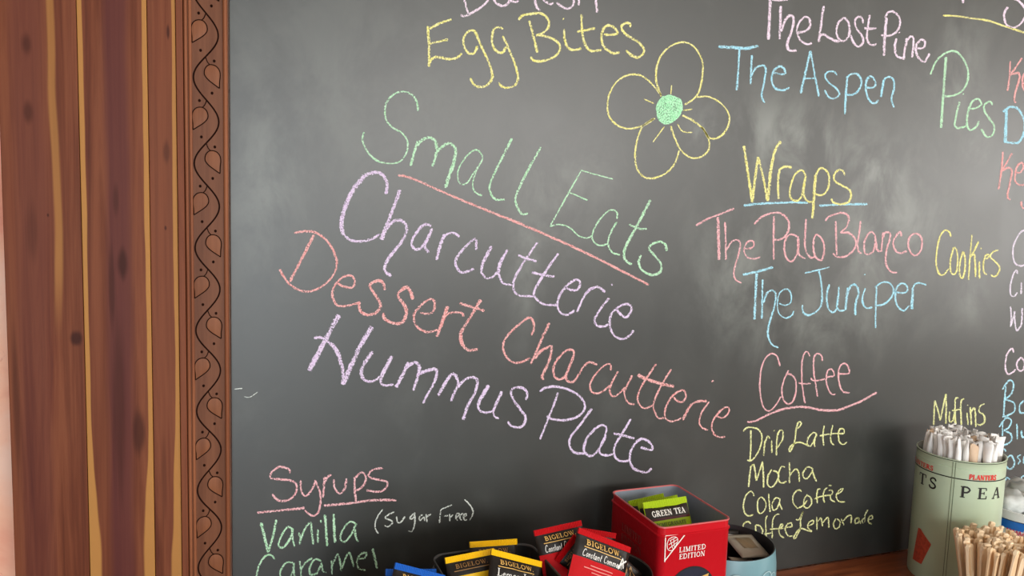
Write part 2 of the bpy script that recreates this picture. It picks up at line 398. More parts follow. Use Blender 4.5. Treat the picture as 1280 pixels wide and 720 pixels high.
while zz > EYE - .75:
    for side in (0, 1):
        zc = zz - side * PER / 2
        # the leaf hangs in the hollow opposite the bend
        sg = -1 if side == 0 else 1
        ox, oz = CX + sg * .0070, zc + .007
        pts = []
        LV = [(-.0005, .0098), (.0052, .0085), (.0092, .004), (.0102, -.002), (.0094, -.009), (.0092, -.0165), (.003, -.0125), (-.004, -.0075), (-.0082, -.002), (-.0078, .004), (-.0048, .0082)]
        for (lx, lz) in LV: pts.append((ox + sg * lx * 1.08, oz + lz * 1.16))
        pts = [(q[0], q[1]) for q in smooth_line([(p[0], p[1], 1) for p in pts[5:] + pts[:6]], .004)][:-1]; NL = len(pts)
        V = [mmap(p[0], p[1], 0) for p in pts]; c = Vector((ox + sg * .002, MY - .0009, oz - .002)); V.append(c)
        mid = [(V[i] + c) * .5 + Vector((0, -.0003, 0)) for i in range(NL)]; V += mid
        F = []
        for i in range(NL):
            j = (i + 1) % NL; F += [(i, NL + 1 + i, NL + 1 + j, j), (NL + 1 + i, NL, NL + 1 + j)]
        lf = link('leaf', pydata('leaf', V, F, True), m_leaf); part(lf, mo)
        o = Ribbon(); o.add(pts + [pts[0]], .0013, lambda x, z, k: mmap(x, z, k) - Vector((0, .0005, 0)), step=.002)
        zs = zc + .028; 
        o.add([(vx(zs), zs), ((vx(zs) + ox) / 2 - sg * .001, zs - .007), (ox - sg * .0005, oz + .0098)], .0013, mmap, step=.002)
        part(o.build('leaf_outline', m_burn), mo)
        for (dx, dz) in ((sg * -.0005 if side == 0 else .0105, .027 if side == 0 else .0235), (-.0065, .036) if side == 1 else (.0075, .038)):
            if side == 0 and dx < .005: dx = -.0085
            d = [(CX + dx + .0018 * math.cos(a * math.pi / 5), zc + dz + .0021 * math.sin(a * math.pi / 5)) for a in range(10)]
            q = Ribbon(); q.poly(d, mmap); part(q.build('berry', m_burn), mo)
    zz -= PER

# ------------------------------------------------------------------ the chalkboard
BX0, BX1, BZ0, BZ1 = .0265, 2.5, ZC + .001, EYE + .75
def board_mat():
    t = NT('chalkboard_slate'); v = t.obj()
    n = t.noise(v, 2.4, 5, 0.6, 0.8); n2 = t.noise(t.obj((3.4, 1, 2.6)), 2.6, 6, 0.6, 0.35)
    c = t.ramp(n, [(0.3, srgb(46, 48, 46)), (0.7, srgb(56, 57, 54))])
    sx = t.n('ShaderNodeSeparateXYZ'); t.link(v, sx.inputs[0])
    tot = None
    for (px, py, rx, rz, s) in [(985, 170, .16, .06, .42), (1060, 215, .12, .05, .3), (930, 330, .10, .09, .28), (1100, 300, .12, .09, .3), (1020, 400, .2, .07, .22),
                                (690, 250, .06, .09, .24), (745, 215, .05, .06, .18), (655, 350, .03, .07, .25), (880, 165, .03, .02, .4), (1200, 90, .08, .1, .22),
                                (1225, 190, .04, .05, .22), (1215, 370, .05, .06, .22), (1130, 240, .1, .1, .2), (330, 250, .05, .12, .2), (420, 130, .2, .16, .12)]:
        p = on_y(px, py, 0)
        a = t.math('DIVIDE', t.math('SUBTRACT', sx.outputs[0], p.x), rx); b = t.math('DIVIDE', t.math('SUBTRACT', sx.outputs[2], p.z), rz)
        r = t.math('ADD', t.math('MULTIPLY', a, a), t.math('MULTIPLY', b, b))
        g = t.math('MULTIPLY', t.math('POWER', 2.718, t.math('MULTIPLY', r, -1.0)), s)
        tot = g if tot is None else t.math('ADD', tot, g)
    sm = t.math('MULTIPLY', t.math('MULTIPLY', tot, 1.2), t.smooth(n2, 0.36, 0.64))
    sm = t.math('ADD', sm, t.math('MULTIPLY', t.smooth(n2, 0.5, 0.85), 0.08))
    c = t.mix(t.math('MINIMUM', sm, 0.6), c, srgb(158, 163, 156))
    t.base(c)
    t.link(t.math('MULTIPLY_ADD', n2, 0.12, 0.33), t.b.inputs['Roughness']); t.set(spec=0.75)
    return t.m
board = box('chalkboard', (BX0, 0, BZ0), (BX1, .02, BZ1), board_mat())
tag(board, 'large dark grey chalkboard covered with a handwritten coloured chalk menu', 'chalkboard')

def chalk(name, label, key, items, w=3.0):
    """items: list of (x0, y0, scale, strokes) traced on the writing; strokes 'x,y x,y|x,y ...'; 'n;' sets a stroke's width, '#' starts the next word."""
    labels = label.split('#'); rbs = [Ribbon()]
    for (x0, y0, s, st) in items:
        for k in st.split('|'):
            ww = w
            if k[0] == '#': rbs.append(Ribbon()); k = k[1:]
            rb = rbs[-1]
            if ';' in k: a, k = k.split(';'); ww = float(a)
            pts = []
            for q in k.split():
                a = [float(z) for z in q.split(',')]
                pts.append((x0 + a[0] / s, y0 + a[1] / s, random.uniform(.85, 1.15)))
            rb.add(pts, ww, lambda x, y, kk: on_y(x, y, -.00025 - .00001 * (kk % 40)), step=1.6, jitter=.22)
    for i, rb in enumerate(rbs):
        o = rb.build(name, CH[key], board)
        o['label'] = labels[min(i, len(labels) - 1)]

A, B2 = (520, 0, 6), (660, 0, 6)
chalk('chalk_lettering', 'pale pink chalk word Danish', 'W', [A + ("345,-60 368,20 390,100|335,110 365,122 400,105 480,60 540,5 560,-60 520,-120 420,-150 330,-130|700,-60 640,-70 585,-30 600,20 650,45 690,25 705,-20|700,-60 705,0 740,15 770,5|885,-60 895,20 910,60 933,76",),
   B2 + ("105,-60 120,0 165,32 190,20|300,-80 330,-60 345,0 330,50 280,62 215,20|395,-150 385,-40 380,40|385,-20 440,-60 500,-40 510,30 520,95",)], 3.2)
chalk('chalk_lettering', 'yellow chalk word Egg#yellow chalk word Bites', 'Y', [A + ("88,195 97,330 98,500|100,215 180,175 268,145|100,328 170,312 240,295|100,475 120,440 160,428 240,443 300,435 345,400|465,270 440,235 410,228 370,260 355,310 370,370 405,403 440,395 460,345|440,235 470,300 510,390 550,480 572,560 560,610 520,645 470,652 430,630 408,585|655,215 605,205 575,240 570,310 590,370 625,395 655,388 675,350|650,270 680,330 710,400 745,490 765,580 745,635 690,658 640,645 620,618",),
   B2 + ("#10,155 40,270 70,395|-70,150 -40,115 30,103 95,100 140,130 158,180 130,235 60,265|60,265 130,270 200,300 240,345 225,400 170,440 90,460 40,452 20,425|272,218 275,290 295,350 340,375 400,362|262,139 269,144|400,108 405,220 420,310 450,365 490,385 550,372|368,238 440,225 505,212|570,258 620,260 675,252|675,255 650,210 600,190 565,220 550,290 570,350 610,385 645,400 688,392|770,205 765,178 735,172 705,190 705,225 750,270 820,310 865,360 865,400 820,432 770,410 735,378",)], 3.3)
FL = (750, 40, 3.788)
for st in ["290,305 265,220 280,130 330,70 395,48 450,75 485,145 480,240 455,305 400,345", "455,308 520,308 580,345 612,400 600,460 560,500 515,500 490,460 440,420 390,395", "290,300 240,240 190,205 130,205 75,240 40,310 40,390 80,440 140,458 210,440 260,408", "255,410 200,450 170,540 170,630 200,680 245,693 310,670 355,620 375,560", "335,445 350,490 380,555 430,595 480,590 515,555 512,500 480,450"]:
    chalk('flower_petal', 'petal of the chalk flower outlined in yellow', 'Y', [FL + (st,)], 2.5)
chalk('flower_tick', 'short yellow chalk tick beside the flower centre', 'Y', [FL + ("340,252 335,295|#208,318 255,338|#395,372 437,365|#305,448 250,522|#368,435 385,465 410,475 437,475",)], 1.8)
def flower_centre():
    rb = Ribbon(); mp = lambda x, y, kk: on_y(x, y, -.00025 - .00002 * kk)
    edge = [(750 + (326 + 62 * math.cos(a) * (1 + .08 * math.sin(3 * a + 1)) + random.uniform(-3, 3)) / 3.788, 40 + (366 + 68 * math.sin(a) - 10 * math.cos(a) + random.uniform(-3, 3)) / 3.788) for a in [2 * math.pi * k / 36 for k in range(36)]]
    rb.poly(edge, mp)
    for j in range(3):
        sp = []
        for k in range(60):
            a = k * .5 + j * 2; r = 12 + 50 * k / 60
            sp.append((750 + (326 + r * math.cos(a) + random.uniform(-5, 5)) / 3.788, 40 + (366 + r * 1.1 * math.sin(a) - .15 * r * math.cos(a) + random.uniform(-5, 5)) / 3.788, random.uniform(.7, 1.3)))
        rb.add(sp, 1.6, mp, step=1.6, jitter=.3)
    o = rb.build('flower_centre', CH['M'], board); o['label'] = 'solid mint green chalk scribble in the middle of the flower'
flower_centre()
D1, D2 = (440, 100, 4), (660, 190, 4)
chalk('chalk_lettering', 'green chalk word Small written on a slant#green chalk word Eats written on a slant', 'G', [D1 + ("2.4;330,155 325,110 300,75 255,57 205,75 170,120 168,190 200,235 250,265 278,310 270,370 235,410 180,417 120,400 75,355 52,300 60,260|3.4;328,305 310,365 293,430|4;325,330 350,300 385,287 415,305 425,350 415,390 402,432|4;425,360 460,325 495,320 518,350 510,410 485,480 468,540|2;655,390 640,360 612,350 570,385 535,440 528,490 545,520 575,515 605,470 640,420 655,390|2;655,390 620,460 603,520 615,560 650,578|3;800,292 740,410 690,520 695,570 720,597 765,598|3;945,335 870,470 820,580 825,630 850,670 880,665",),
   D2 + ("#2;268,90 200,210 110,372|2;268,92 340,113 425,135|2;198,198 245,218 298,242|2;110,372 160,362 210,380 255,420 300,430 320,415|445,335 445,305 425,290 395,300 350,350 322,410 330,450 365,468 400,455|445,350 415,400 400,455 420,500 460,515|3.4;612,238 560,340 490,470 480,520 495,550 520,560|505,362 550,382 595,385|3;692,495 688,465 660,448 620,462 605,485 635,520 665,560 660,600 620,615 575,595 553,555 565,515",)], 2.5)
chalk('chalk_underline', 'long slanting red chalk line under Small Eats', 'R', [D1 + ("230,477 300,492 500,580 700,662 880,735 1170,865 1484,1024",)], 3.2)
E1, E2 = (410, 200, 4.8), (600, 290, 4.8)
chalk('chalk_lettering', 'lilac chalk word Charcutterie', 'P', [E1 + ("4.5;348,205 355,150 330,90 280,75 220,95|5.4;220,95 150,180 100,290 80,390 95,450|3.4;95,450 140,482 200,488 260,475 310,445|4.8;432,178 380,320 320,478|4.2;345,420 390,370 430,362 465,385 470,430 435,500 370,580 340,640 350,675 380,698|3.6;620,400 590,385 550,410 510,470 503,510 525,535 560,525 600,470 625,410|4;625,410 595,480 580,520 605,555|4;700,445 675,510 650,600|3.4;690,470 720,442 760,440 788,462|3.4;888,540 888,480 870,478 820,525 770,590 770,640 800,672 840,668 875,652",),
   E2 + ("4;70,85 20,180 5,240|35,278 75,270 105,240|5,240 35,278|4;165,105 120,190 110,245|110,245 135,305 190,318|345,62 270,170 205,285 205,350 240,382 320,385|228,138 280,160 340,175|470,128 385,250 325,360 340,405 390,435 460,438|310,242 380,258 447,268|510,330 545,348 585,345 602,305 580,285 540,305 490,360 465,430 480,480 520,497 570,470|690,335 650,350 610,415 582,482|640,365 680,332 720,335 750,362|775,395 720,465 688,525 700,560 740,568 770,555|788,318 796,314|820,465 850,500 885,508 910,460 890,433 840,445 790,490 778,560 805,620 850,642 890,628 922,590",)], 3.2)
E3 = (340, 280, 4.2357)
C1, C2 = (620, 385, 6), (760, 440, 6)
chalk('chalk_lettering', 'red chalk word Dessert#red chalk word Charcutterie', 'R', [E3 + ("4.2;222,58 160,180 95,305|118,48 180,38 240,50 300,100 340,180 335,250 290,310 220,352 150,352 85,310 40,240|345,310 375,330 425,335 438,300 415,272 370,285 330,330 320,380 345,430 400,432 465,415|3.8;597,350 590,315 565,300 525,315 520,335 550,380 575,430 550,470 500,480 465,455 462,410|4;745,400 735,360 710,335 675,360 670,385 700,430 712,470 690,520 640,525 595,500 590,470|785,470 830,475 855,460 862,415 835,398 790,430 752,480 765,540 820,572 880,560|4.2;930,435 905,510 872,598|890,540 925,480 970,468 1005,472 1015,490|4.2;1105,400 1040,510 1000,580 1010,640 1045,668 1090,662|3.8;992,420 1060,440 1125,460",),
   C1 + ("#265,205 285,150 275,90 245,72 190,110 110,180 60,250 55,310 80,370 130,408 190,405 255,375|3.6;400,112 340,240 262,420|3.4;290,380 340,320 390,295 418,290 405,380 365,470 345,520 360,538|585,350 580,320 545,312 490,350 440,420 430,480 450,525 480,535 520,510 555,430 585,350|555,430 525,510 540,550 580,552 620,500 660,430|660,435 690,410 720,408 758,428|2.4;860,468 862,430 840,420 790,450 730,520 705,580 720,630 760,640 810,620 850,580",),
   C2 + ("2.4;75,145 30,230 12,290 35,332 75,318 130,265|2.4;182,175 140,260 122,300 135,355 165,388 200,392|2.4;362,88 310,165 250,260 222,340 240,400 280,422 335,400|2.4;475,130 430,200 370,310 340,400 360,470 385,498 425,490|4;222,172 290,203 400,238 495,258|2.4;490,340 530,372 565,370 585,330 570,290 530,295 470,345 430,430 430,490 465,520 530,508 550,490|3.2;625,390 595,440 560,512|600,430 640,385 690,368 740,370|2.4;758,372 700,460 685,530 710,570 750,585|780,228 790,210|2.4;815,478 850,495 890,475 910,430 890,412 840,445 790,510 778,570 800,620 835,640 878,635",)], 3.0)
H1, H2, H3 = (380, 390, 6), (520, 450, 6), (660, 480, 6)
chalk('chalk_lettering', 'lilac chalk word Hummus#lilac chalk word Plate', 'P', [H1 + ("6.2;262,22 160,210 38,440|3.6;75,195 130,192 190,230|4.6;190,230 240,280 275,370 295,480 290,540|6;510,110 420,260 290,545|5;515,295 450,390 430,450 445,505|3.6;445,505 490,522 545,505 575,480|5;660,330 600,440 570,510|3.4;570,510 590,545 635,550 670,540|4.6;785,378 740,470 690,565|4.4;760,430 800,390 840,380 865,410 850,490 818,590|865,470 900,450 945,430",),
   H2 + ("3.6;35,95 90,80 140,68 158,95 130,180 85,260 52,325|4;265,105 215,180 165,268|4;210,185 265,108 300,120 315,180 290,240 262,310|4;310,205 370,145 425,130 460,155 445,240 390,340 355,450|4.6;545,188 490,280 462,340|462,340 480,380 530,395 575,380|3.6;645,235 600,330 578,385|578,385 590,425 622,438|3.2;825,300 835,255 810,215 765,205 720,220 715,260 745,320 790,380 822,430 805,490 755,505 710,492 690,460",),
   H3 + ("#225,65 180,190 90,415|88,55 140,25 220,22 310,45 385,90 425,150 415,205 360,250 270,272 180,262 140,240|478,185 400,295 325,390 310,450 330,500 380,520 445,518|580,370 590,330 560,308 510,330 450,395 420,470 425,515 465,540 510,515 560,440 578,400 580,370|575,400 535,490 550,528 600,535 635,525|772,262 710,365 655,455 645,520 670,565 710,580 755,575|642,370 710,385 798,408|845,475 895,490 932,492 920,445 860,412 810,440 770,510 765,575 790,630 850,658 895,660 928,630",)], 3.1)
U1, U2 = (890, 0, 4.8), (1030, 0, 4.8)
chalk('chalk_lettering', 'pale pink chalk word The#pale pink chalk word Lost#pale pink chalk word Pine', 'W', [U1 + ("4;350,-30 345,100 338,238|290,-20 375,0 455,-2|3.6;412,35 410,130 405,235|3.6;415,190 440,120 470,92 490,115 480,180 455,250 455,290 475,305 508,303|515,195 555,188 585,165 585,115 555,102 520,140 510,190 530,240 570,265 600,258|#670,35 655,140 640,252|640,225 665,205 700,225 740,245 768,248",),
   U2 + ("115,108 85,140 75,200 100,242 130,240 152,200 148,140 125,108 110,108|235,140 230,110 205,100 185,125 195,170 225,210 235,250 210,280 180,260 160,210|275,90 262,170 258,230 275,265 300,270 315,262|240,168 280,172 315,168|#3.6;375,105 365,210 360,335|365,105 385,75 415,70 450,100 455,150 430,195 385,215 342,210|435,230 425,280 435,335 470,348 480,355|450,193 453,198|495,228 485,290 477,358|490,280 510,225 535,225 535,280 528,345|560,290 600,285 605,250 585,237 560,260 550,300 570,350 605,370 632,320",)], 2.9)
chalk('chalk_lettering', 'blue chalk word The beside Aspen#blue chalk word Aspen', 'B', [U1 + ("4;38,280 120,285 200,290 278,275|165,290 158,420 148,542|240,330 235,420 232,505|235,460 260,410 300,392 322,410 315,480 300,560 305,600 318,615|370,435 410,445 440,440 430,410 405,398 370,425 358,480 375,525 420,542 465,525|#3.4;590,305 560,440 532,560|592,305 615,440 642,580|2.2;545,472 590,470 625,470|2.4;750,452 735,432 700,430 678,455 700,495 745,530 765,565 735,590 700,582 675,540",),
   U2 + ("140,470 130,580 125,685|135,470 160,445 200,445 225,490 205,545 165,570 125,565|255,525 300,525 308,490 285,460 260,475 250,520 265,590 300,620 328,600|360,478 350,530 342,582|350,530 360,480 385,462 415,475 420,530 405,590 420,645",)], 2.8)
R1 = (1150, 0, 4)
chalk('chalk_underline', 'yellow chalk line above the Pies heading', 'Y', [R1 + ("115,78 180,80 260,92 340,103 420,130 520,163 640,205 760,235",)], 2.6)
chalk('chalk_lettering', 'pale pink chalk letter S above the yellow line#pale pink chalk letter tail above the yellow line', 'W', [R1 + ("440,35 420,70 430,120 470,138 510,110 530,60 500,10 460,-10|#3.6;196,-70 208,-20 217,16",)], 2.8)
chalk('chalk_lettering', 'green chalk word Pies', 'G', [R1 + ("3.4;130,285 118,450 105,640|52,372 85,300 145,258 190,265 230,320 240,390 215,450 165,478 120,480|198,508 180,580 175,630 200,640 230,630|215,468 219,472|245,545 280,540 308,520 290,495 260,510 240,560 235,620 250,650 280,635 295,605|362,525 352,508 325,520 320,550 345,590 370,630 365,670 335,685 305,645",)], 2.8)
chalk('chalk_lettering', 'red chalk letters Ke to the right of Pies', 'R', [R1 + ("452,305 448,380 438,455|510,290 480,335 450,375|450,375 490,365 498,390 480,450 472,495 480,515|515,415 545,410 560,385 545,360 520,370 512,410 520,450 550,465",)], 2.6)
chalk('chalk_lettering', 'blue chalk letter D right of Pies', 'B', [R1 + ("4.4;432,545 430,620 425,710|415,560 450,535 490,545 520,600 520,660 495,710 460,715 420,708|545,640 575,630 580,600 560,590 545,620 545,680 580,700",)], 3.2)
K1, K2, K3 = (1160, 170, 6), (1160, 280, 5.14), (1160, 420, 3.6)
chalk('chalk_lettering', 'red chalk word Key below the blue letter', 'R', [K1 + ("562,118 552,250 530,400|632,128 590,200 550,265|550,265 600,238 630,260 615,350 598,430 600,465 618,478|655,270 690,275 715,240 705,200 670,225 655,280 655,340 685,368 720,365|760,220 765,300 800,320 830,230|830,230 820,400 780,540 725,545 705,530 700,490",)], 2.6)
chalk('chalk_lettering', 'yellow chalk word Cookies', 'Y', [K2 + ("148,82 135,50 110,40 80,75 60,150 52,250 70,318 100,325 135,285|165,150 145,230 145,300 165,325 185,300 190,210 180,160 165,150|225,175 205,250 205,330 220,348 235,310 238,220 228,178|282,70 270,210 260,360|325,112 300,165 272,215|272,215 295,195 302,240 305,340|330,240 330,350|337,157 345,158|368,225 388,215 390,195 370,205 355,260 360,310 380,325|452,168 420,178 400,210 430,240 460,280 445,325 420,338 405,325",)], 2.4)
chalk('chalk_lettering', 'lavender white chalk letter C right of Cookies#lavender white chalk letters Cin#lavender white chalk letters Wh', 'V', [K2 + ("650,80 640,45 617,40 585,65 550,140 548,220 570,262 617,265 650,240|#575,320 570,295 550,320 530,390 530,450 550,465 575,440|600,375 598,450|625,380 625,450|625,400 650,380 660,450|#530,530 535,600 530,660|530,660 560,560|555,560 560,640 570,690|570,690 600,640 605,540|630,530 625,680|628,620 650,590 660,680",)], 2.4)
chalk('chalk_lettering', 'pale pink chalk letters Co above the blue list', 'W', [K3 + ("385,75 378,55 355,85 348,140 360,172 385,160 395,150|420,95 400,120 405,150 425,155 435,120 420,95",)], 2.3)
chalk('chalk_lettering', 'pale blue chalk letters Ba#pale blue chalk letters Blu#pale blue chalk letters Cosm#pale blue chalk letters Coco', 'B', [K3 + ("350,225 345,290 340,360|335,240 365,200 385,215 375,260 345,285|345,285 385,300 390,335 365,355 335,365|430,290 412,315 415,345 435,345|#335,385 335,440 330,490|320,410 350,370 375,380 365,410 340,425|340,425 372,440 375,470 345,490 325,480|400,395 402,465|420,425 425,455 445,450|#350,520 342,508 325,515 312,550|375,535 352,555 355,590 375,598 390,570 375,535|418,535 402,545 415,560 405,577|432,540 430,575|432,550 445,540 450,575|#355,635 340,665 350,695 372,690 370,650 355,635|405,635 385,665 395,690 410,688|425,630 412,660 420,685 440,670|440,630 425,630",)], 2.2)
chalk('chalk_lettering', 'yellow chalk word Muffins', 'L', [K3 + ("30,290 28,340 25,400|30,290 45,335 55,380|55,380 68,320 80,260|80,260 82,320 80,395|97,340 97,385 112,380 118,345|118,340 122,395|138,278 122,290 125,400|108,335 148,330|164,282 148,300 150,400|175,345 180,400|178,310 179,313|190,320 195,400|193,345 210,325 215,410|255,305 235,315 230,340 250,355 255,385 235,402 222,395",)], 2.2)
W1 = (910, 170, 6.4)
chalk('chalk_lettering', 'yellow chalk word Wraps', 'Y', [W1 + ("3.4;127,78 160,300 195,530|3.6;195,530 215,350 242,165|3.6;242,165 285,350 318,520|3.8;318,520 345,260 380,105 425,45|3.4;405,505 400,380 408,290 430,255 470,245 512,252|622,320 600,280 565,280 525,330 495,430 500,490 540,520 585,490 605,400 622,320|622,320 605,440 620,505 650,528 680,525|4;700,310 690,450 683,560 675,660|695,340 725,270 765,260 805,310 805,400 775,460 730,475 695,460|935,315 920,280 885,272 850,310 855,360 910,395 970,430 985,480 960,530 900,545 840,530 828,500",)], 2.8)
chalk('chalk_underline', 'bright blue chalk line under Wraps', 'B', [W1 + ("125,557 250,542 400,535 520,530 640,535|730,557 900,548 1115,545",)], 3.2)
P1, P2 = (860, 250, 6.544), (1000, 250, 6.547)
chalk('chalk_lettering', 'pink chalk word The#pink chalk word Palo#pink chalk word Blanco', 'S', [P1 + ("2.8;65,207 160,155 250,120 378,70|3.8;245,140 250,300 253,490|303,180 308,320 310,490|2.2;315,410 350,350 395,325 428,355 415,440 385,540 375,610 395,655 438,680|2.2;460,395 510,395 540,370 530,335 490,340 460,390 465,440 500,475 550,480 590,465|#703,130 700,300 702,490|542,200 600,140 700,105 770,115 820,170 825,240 790,300 740,325 690,322|895,300 850,280 810,300 788,370 795,450 830,500 865,490 895,430 905,350 900,295|900,300 900,400 915,455 960,480|965,155 960,250 955,350 970,430 1005,470 1040,465",),
   P2 + ("130,280 112,330 112,420 135,475 175,492 195,440 195,360 165,300 130,280|#292,172 295,310 300,450|208,172 240,135 330,105 385,120 400,160 380,220 330,268|330,268 400,270 445,310 460,360 430,420 370,462 300,465 270,435|495,172 485,270 470,360 480,420 505,438|615,290 585,260 550,290 525,350 530,430 560,445 600,415 615,350 615,290|612,290 625,360 628,405 665,425|680,265 672,350 665,425|680,310 695,268 735,270 735,320 710,400 700,490 715,550 750,590 795,593|830,298 820,262 785,295 762,350 780,410 820,435 875,418|940,272 900,300 885,360 905,430 945,455 985,420 1000,350 985,295 945,272",)], 2.6)
J1 = (920, 330, 5.12)
chalk('chalk_lettering', 'blue chalk word The beside Juniper#blue chalk word Juniper', 'B', [J1 + ("3;42,68 140,48 238,20|3.4;132,60 125,200 118,355|170,98 168,220 165,350|175,250 200,185 235,170 255,200 240,290 210,390 205,460 230,515 272,535|2;275,250 310,265 350,245 350,185 320,160 280,185 265,250 275,315 315,345 355,330 370,300|#530,40 548,140 550,230 530,290 470,327 430,310 425,262|1.8;440,58 520,40 600,20|597,130 580,200 590,280 620,310 645,280 655,200 660,145|655,200 645,270 665,300 695,295|3;715,150 708,220 700,295|3;712,200 735,140 765,135 785,180 765,260 765,328|828,155 808,220 820,270 845,282 872,275|823,65 826,70|900,150 895,270 892,410|890,150 930,120 980,120 1010,170 985,225 940,260 890,265|1020,180 1060,185 1095,175 1090,135 1055,125 1025,160 1020,220 1035,270 1075,298 1110,265|3.6;1130,150 1128,220 1125,290|1128,170 1145,130 1180,122 1218,135",)], 2.5)
F1 = (920, 430, 6.547)
chalk('chalk_lettering', 'pink chalk heading Coffee', 'S', [F1 + ("358,180 340,110 300,77 250,105 210,190 195,310 200,420 225,515 265,548 310,520 370,430|430,215 395,290 375,370 390,460 430,492 470,460 492,370 485,290 450,250 420,248|605,102 585,65 560,75 540,160 540,310 555,430 565,485|512,318 560,325 612,322|705,140 700,95 665,78 640,110 635,200 650,320 668,430|612,278 630,298 670,298 730,285|740,270 800,262 800,230 780,205 750,220 738,290 755,370 785,412 815,408|840,245 925,238 915,180 885,158 850,185 838,250 850,340 880,392 930,398",)], 2.2)
chalk('chalk_underline', 'wavy pink chalk line under the Coffee heading', 'S', [F1 + ("92,640 160,630 260,580 380,535 500,515 600,520 700,540 820,543 920,510 1030,465 1152,395",)], 2.9)
L1, L2 = (920, 520, 6.737), (920, 600, 6.737)
chalk('chalk_lettering', 'yellow chalk word Drip#yellow chalk word Latte', 'L', [L1 + ("125,120 125,250 118,375|62,130 90,100 140,97 190,115 218,170 205,260 165,340 120,378 95,370|245,205 238,270 233,335|240,240 265,170 285,190|300,205 303,310|320,121 325,126|350,160 342,240 340,335|345,170 370,120 395,130 390,200 345,270|#505,110 530,95 550,60 530,48 510,90 500,170 490,230 455,300 447,280 470,245 530,220 590,240 610,250|680,150 650,140 605,190 600,240 625,255 655,210 680,150|680,150 660,210 665,262|742,80 732,170 740,250|705,168 800,150 910,145|815,75 798,160 800,215 825,245|870,150 910,145 905,110 875,110 862,150 870,215 900,240 935,220",)], 2.1)
chalk('chalk_lettering', 'yellow chalk word Mocha', 'L', [L1 + ("125,420 115,500 105,598|125,430 150,410 170,545|170,545 200,460 222,382|222,382 230,500 232,605|300,450 272,500 265,570 295,600 335,565 360,500 340,470 310,462|412,432 385,425 360,480 360,540 385,565 425,550|450,390 452,480 450,565|455,500 490,455 515,450 530,490 533,555|645,440 600,430 565,480 570,520 600,525 640,470 645,440|640,450 655,500 678,552",)], 2.1)
chalk('chalk_lettering', 'yellow chalk word Cola#yellow chalk word Coffee after Cola', 'L', [L2 + ("152,138 140,105 115,98 80,140 62,210 75,280 110,303 145,292|205,145 182,180 185,260 210,282 245,245 250,190 225,150 205,145|275,115 280,200 287,270|370,160 335,150 305,200 310,250 340,245 365,190 370,155|365,190 375,220 390,250|#550,100 540,85 505,95 478,145 485,200 520,240|600,120 572,170 575,225 605,235 635,200 630,150 600,130|520,240 570,210 600,170|712,75 690,80 680,130 685,195|660,160 710,140 800,125|770,65 745,85 735,140 745,190|795,130 815,110 805,85 780,90|795,130 800,165 835,185|780,48 805,46|855,120 890,95 900,72 870,85 845,130 855,170 885,185 920,182",)], 1.9)
chalk('chalk_lettering', 'yellow chalk word Coffee in the last line of the list#yellow chalk word Lemonade', 'L', [L2 + ("125,370 105,350 75,360 60,385 65,450 110,470|165,380 200,385 225,430 205,470 170,450 165,380|265,300 250,340 255,490|240,455 300,445|365,290 340,290 310,340 305,490|285,415 400,405|365,410 395,385 385,370 365,400 365,455 405,488|420,400 470,390 465,360 430,375 415,420 440,470 475,470|#505,330 530,335 565,265 545,330 540,410 500,490 488,480 540,410 600,425 640,435|610,385 650,365 650,340 615,355 605,400 640,432|680,310 682,420|690,350 715,320 730,390|730,360 775,315 782,405|840,325 820,370 835,410 870,395 875,350 850,325|885,325 910,380|905,345 940,305 970,300 968,365|1030,315 1005,330 1005,365 1035,355 1030,315 1050,370|1110,250 1085,300 1085,355|1085,320 1060,340 1070,365|1120,335 1150,325 1145,300 1120,315 1115,355 1145,370",)], 1.9)
Y1 = (310, 570, 4.8)
chalk('chalk_lettering', 'pink chalk heading Syrups', 'S', [Y1 + ("250,105 245,80 190,65 145,95 135,130 180,140 250,145 290,170 285,225 240,265 180,265 145,228|315,145 320,210 345,240 385,200 405,150|400,145 430,210 435,280 420,340 385,358 340,325|460,125 455,180 450,250|455,170 475,130 500,112|515,140 520,190 550,225 580,195 592,135|640,125 640,200 650,275|645,130 680,98 705,120 700,165 665,200 640,205|810,75 760,78 725,105 735,130 800,145 838,160 825,195 780,215 710,205",)], 2.8)
chalk('chalk_underline', 'pink chalk line under the Syrups heading', 'S', [Y1 + ("55,340 180,328 340,312|455,298 600,285 760,265 890,266",)], 3.2)
chalk('chalk_lettering', 'green chalk word Vanilla', 'G', [Y1 + ("3.8;78,400 100,490 122,578|3.2;170,382 150,480 122,578|270,440 235,428 195,490 185,540 215,545 255,490 272,435|265,440 268,500 280,545|305,460 315,500 310,530|310,520 340,440 375,400 380,440 392,530|418,440 420,520|437,383 438,400|3.4;462,352 468,440 475,540|3.6;513,348 517,430 522,520|650,410 610,395 565,450 555,500 580,515 620,470 650,405|640,420 645,480 662,515",)], 2.6)
chalk('chalk_lettering', 'green chalk word Caramel', 'G', [Y1 + ("160,620 140,595 105,600 70,650 52,720 60,790 100,810 150,790|270,640 230,640 195,690 200,740 240,740 270,690 275,640|272,660 278,710 290,750|310,630 318,700 320,740|318,680 345,640 385,612|440,630 400,620 370,670 375,710 410,705 440,650|440,640 450,690 470,700|500,625 505,710|505,660 540,590 560,690|560,680 605,580 635,665|655,615 700,610 710,580 675,590 655,630 665,675 705,685|3.4;748,555 760,610 775,675",)], 2.5)
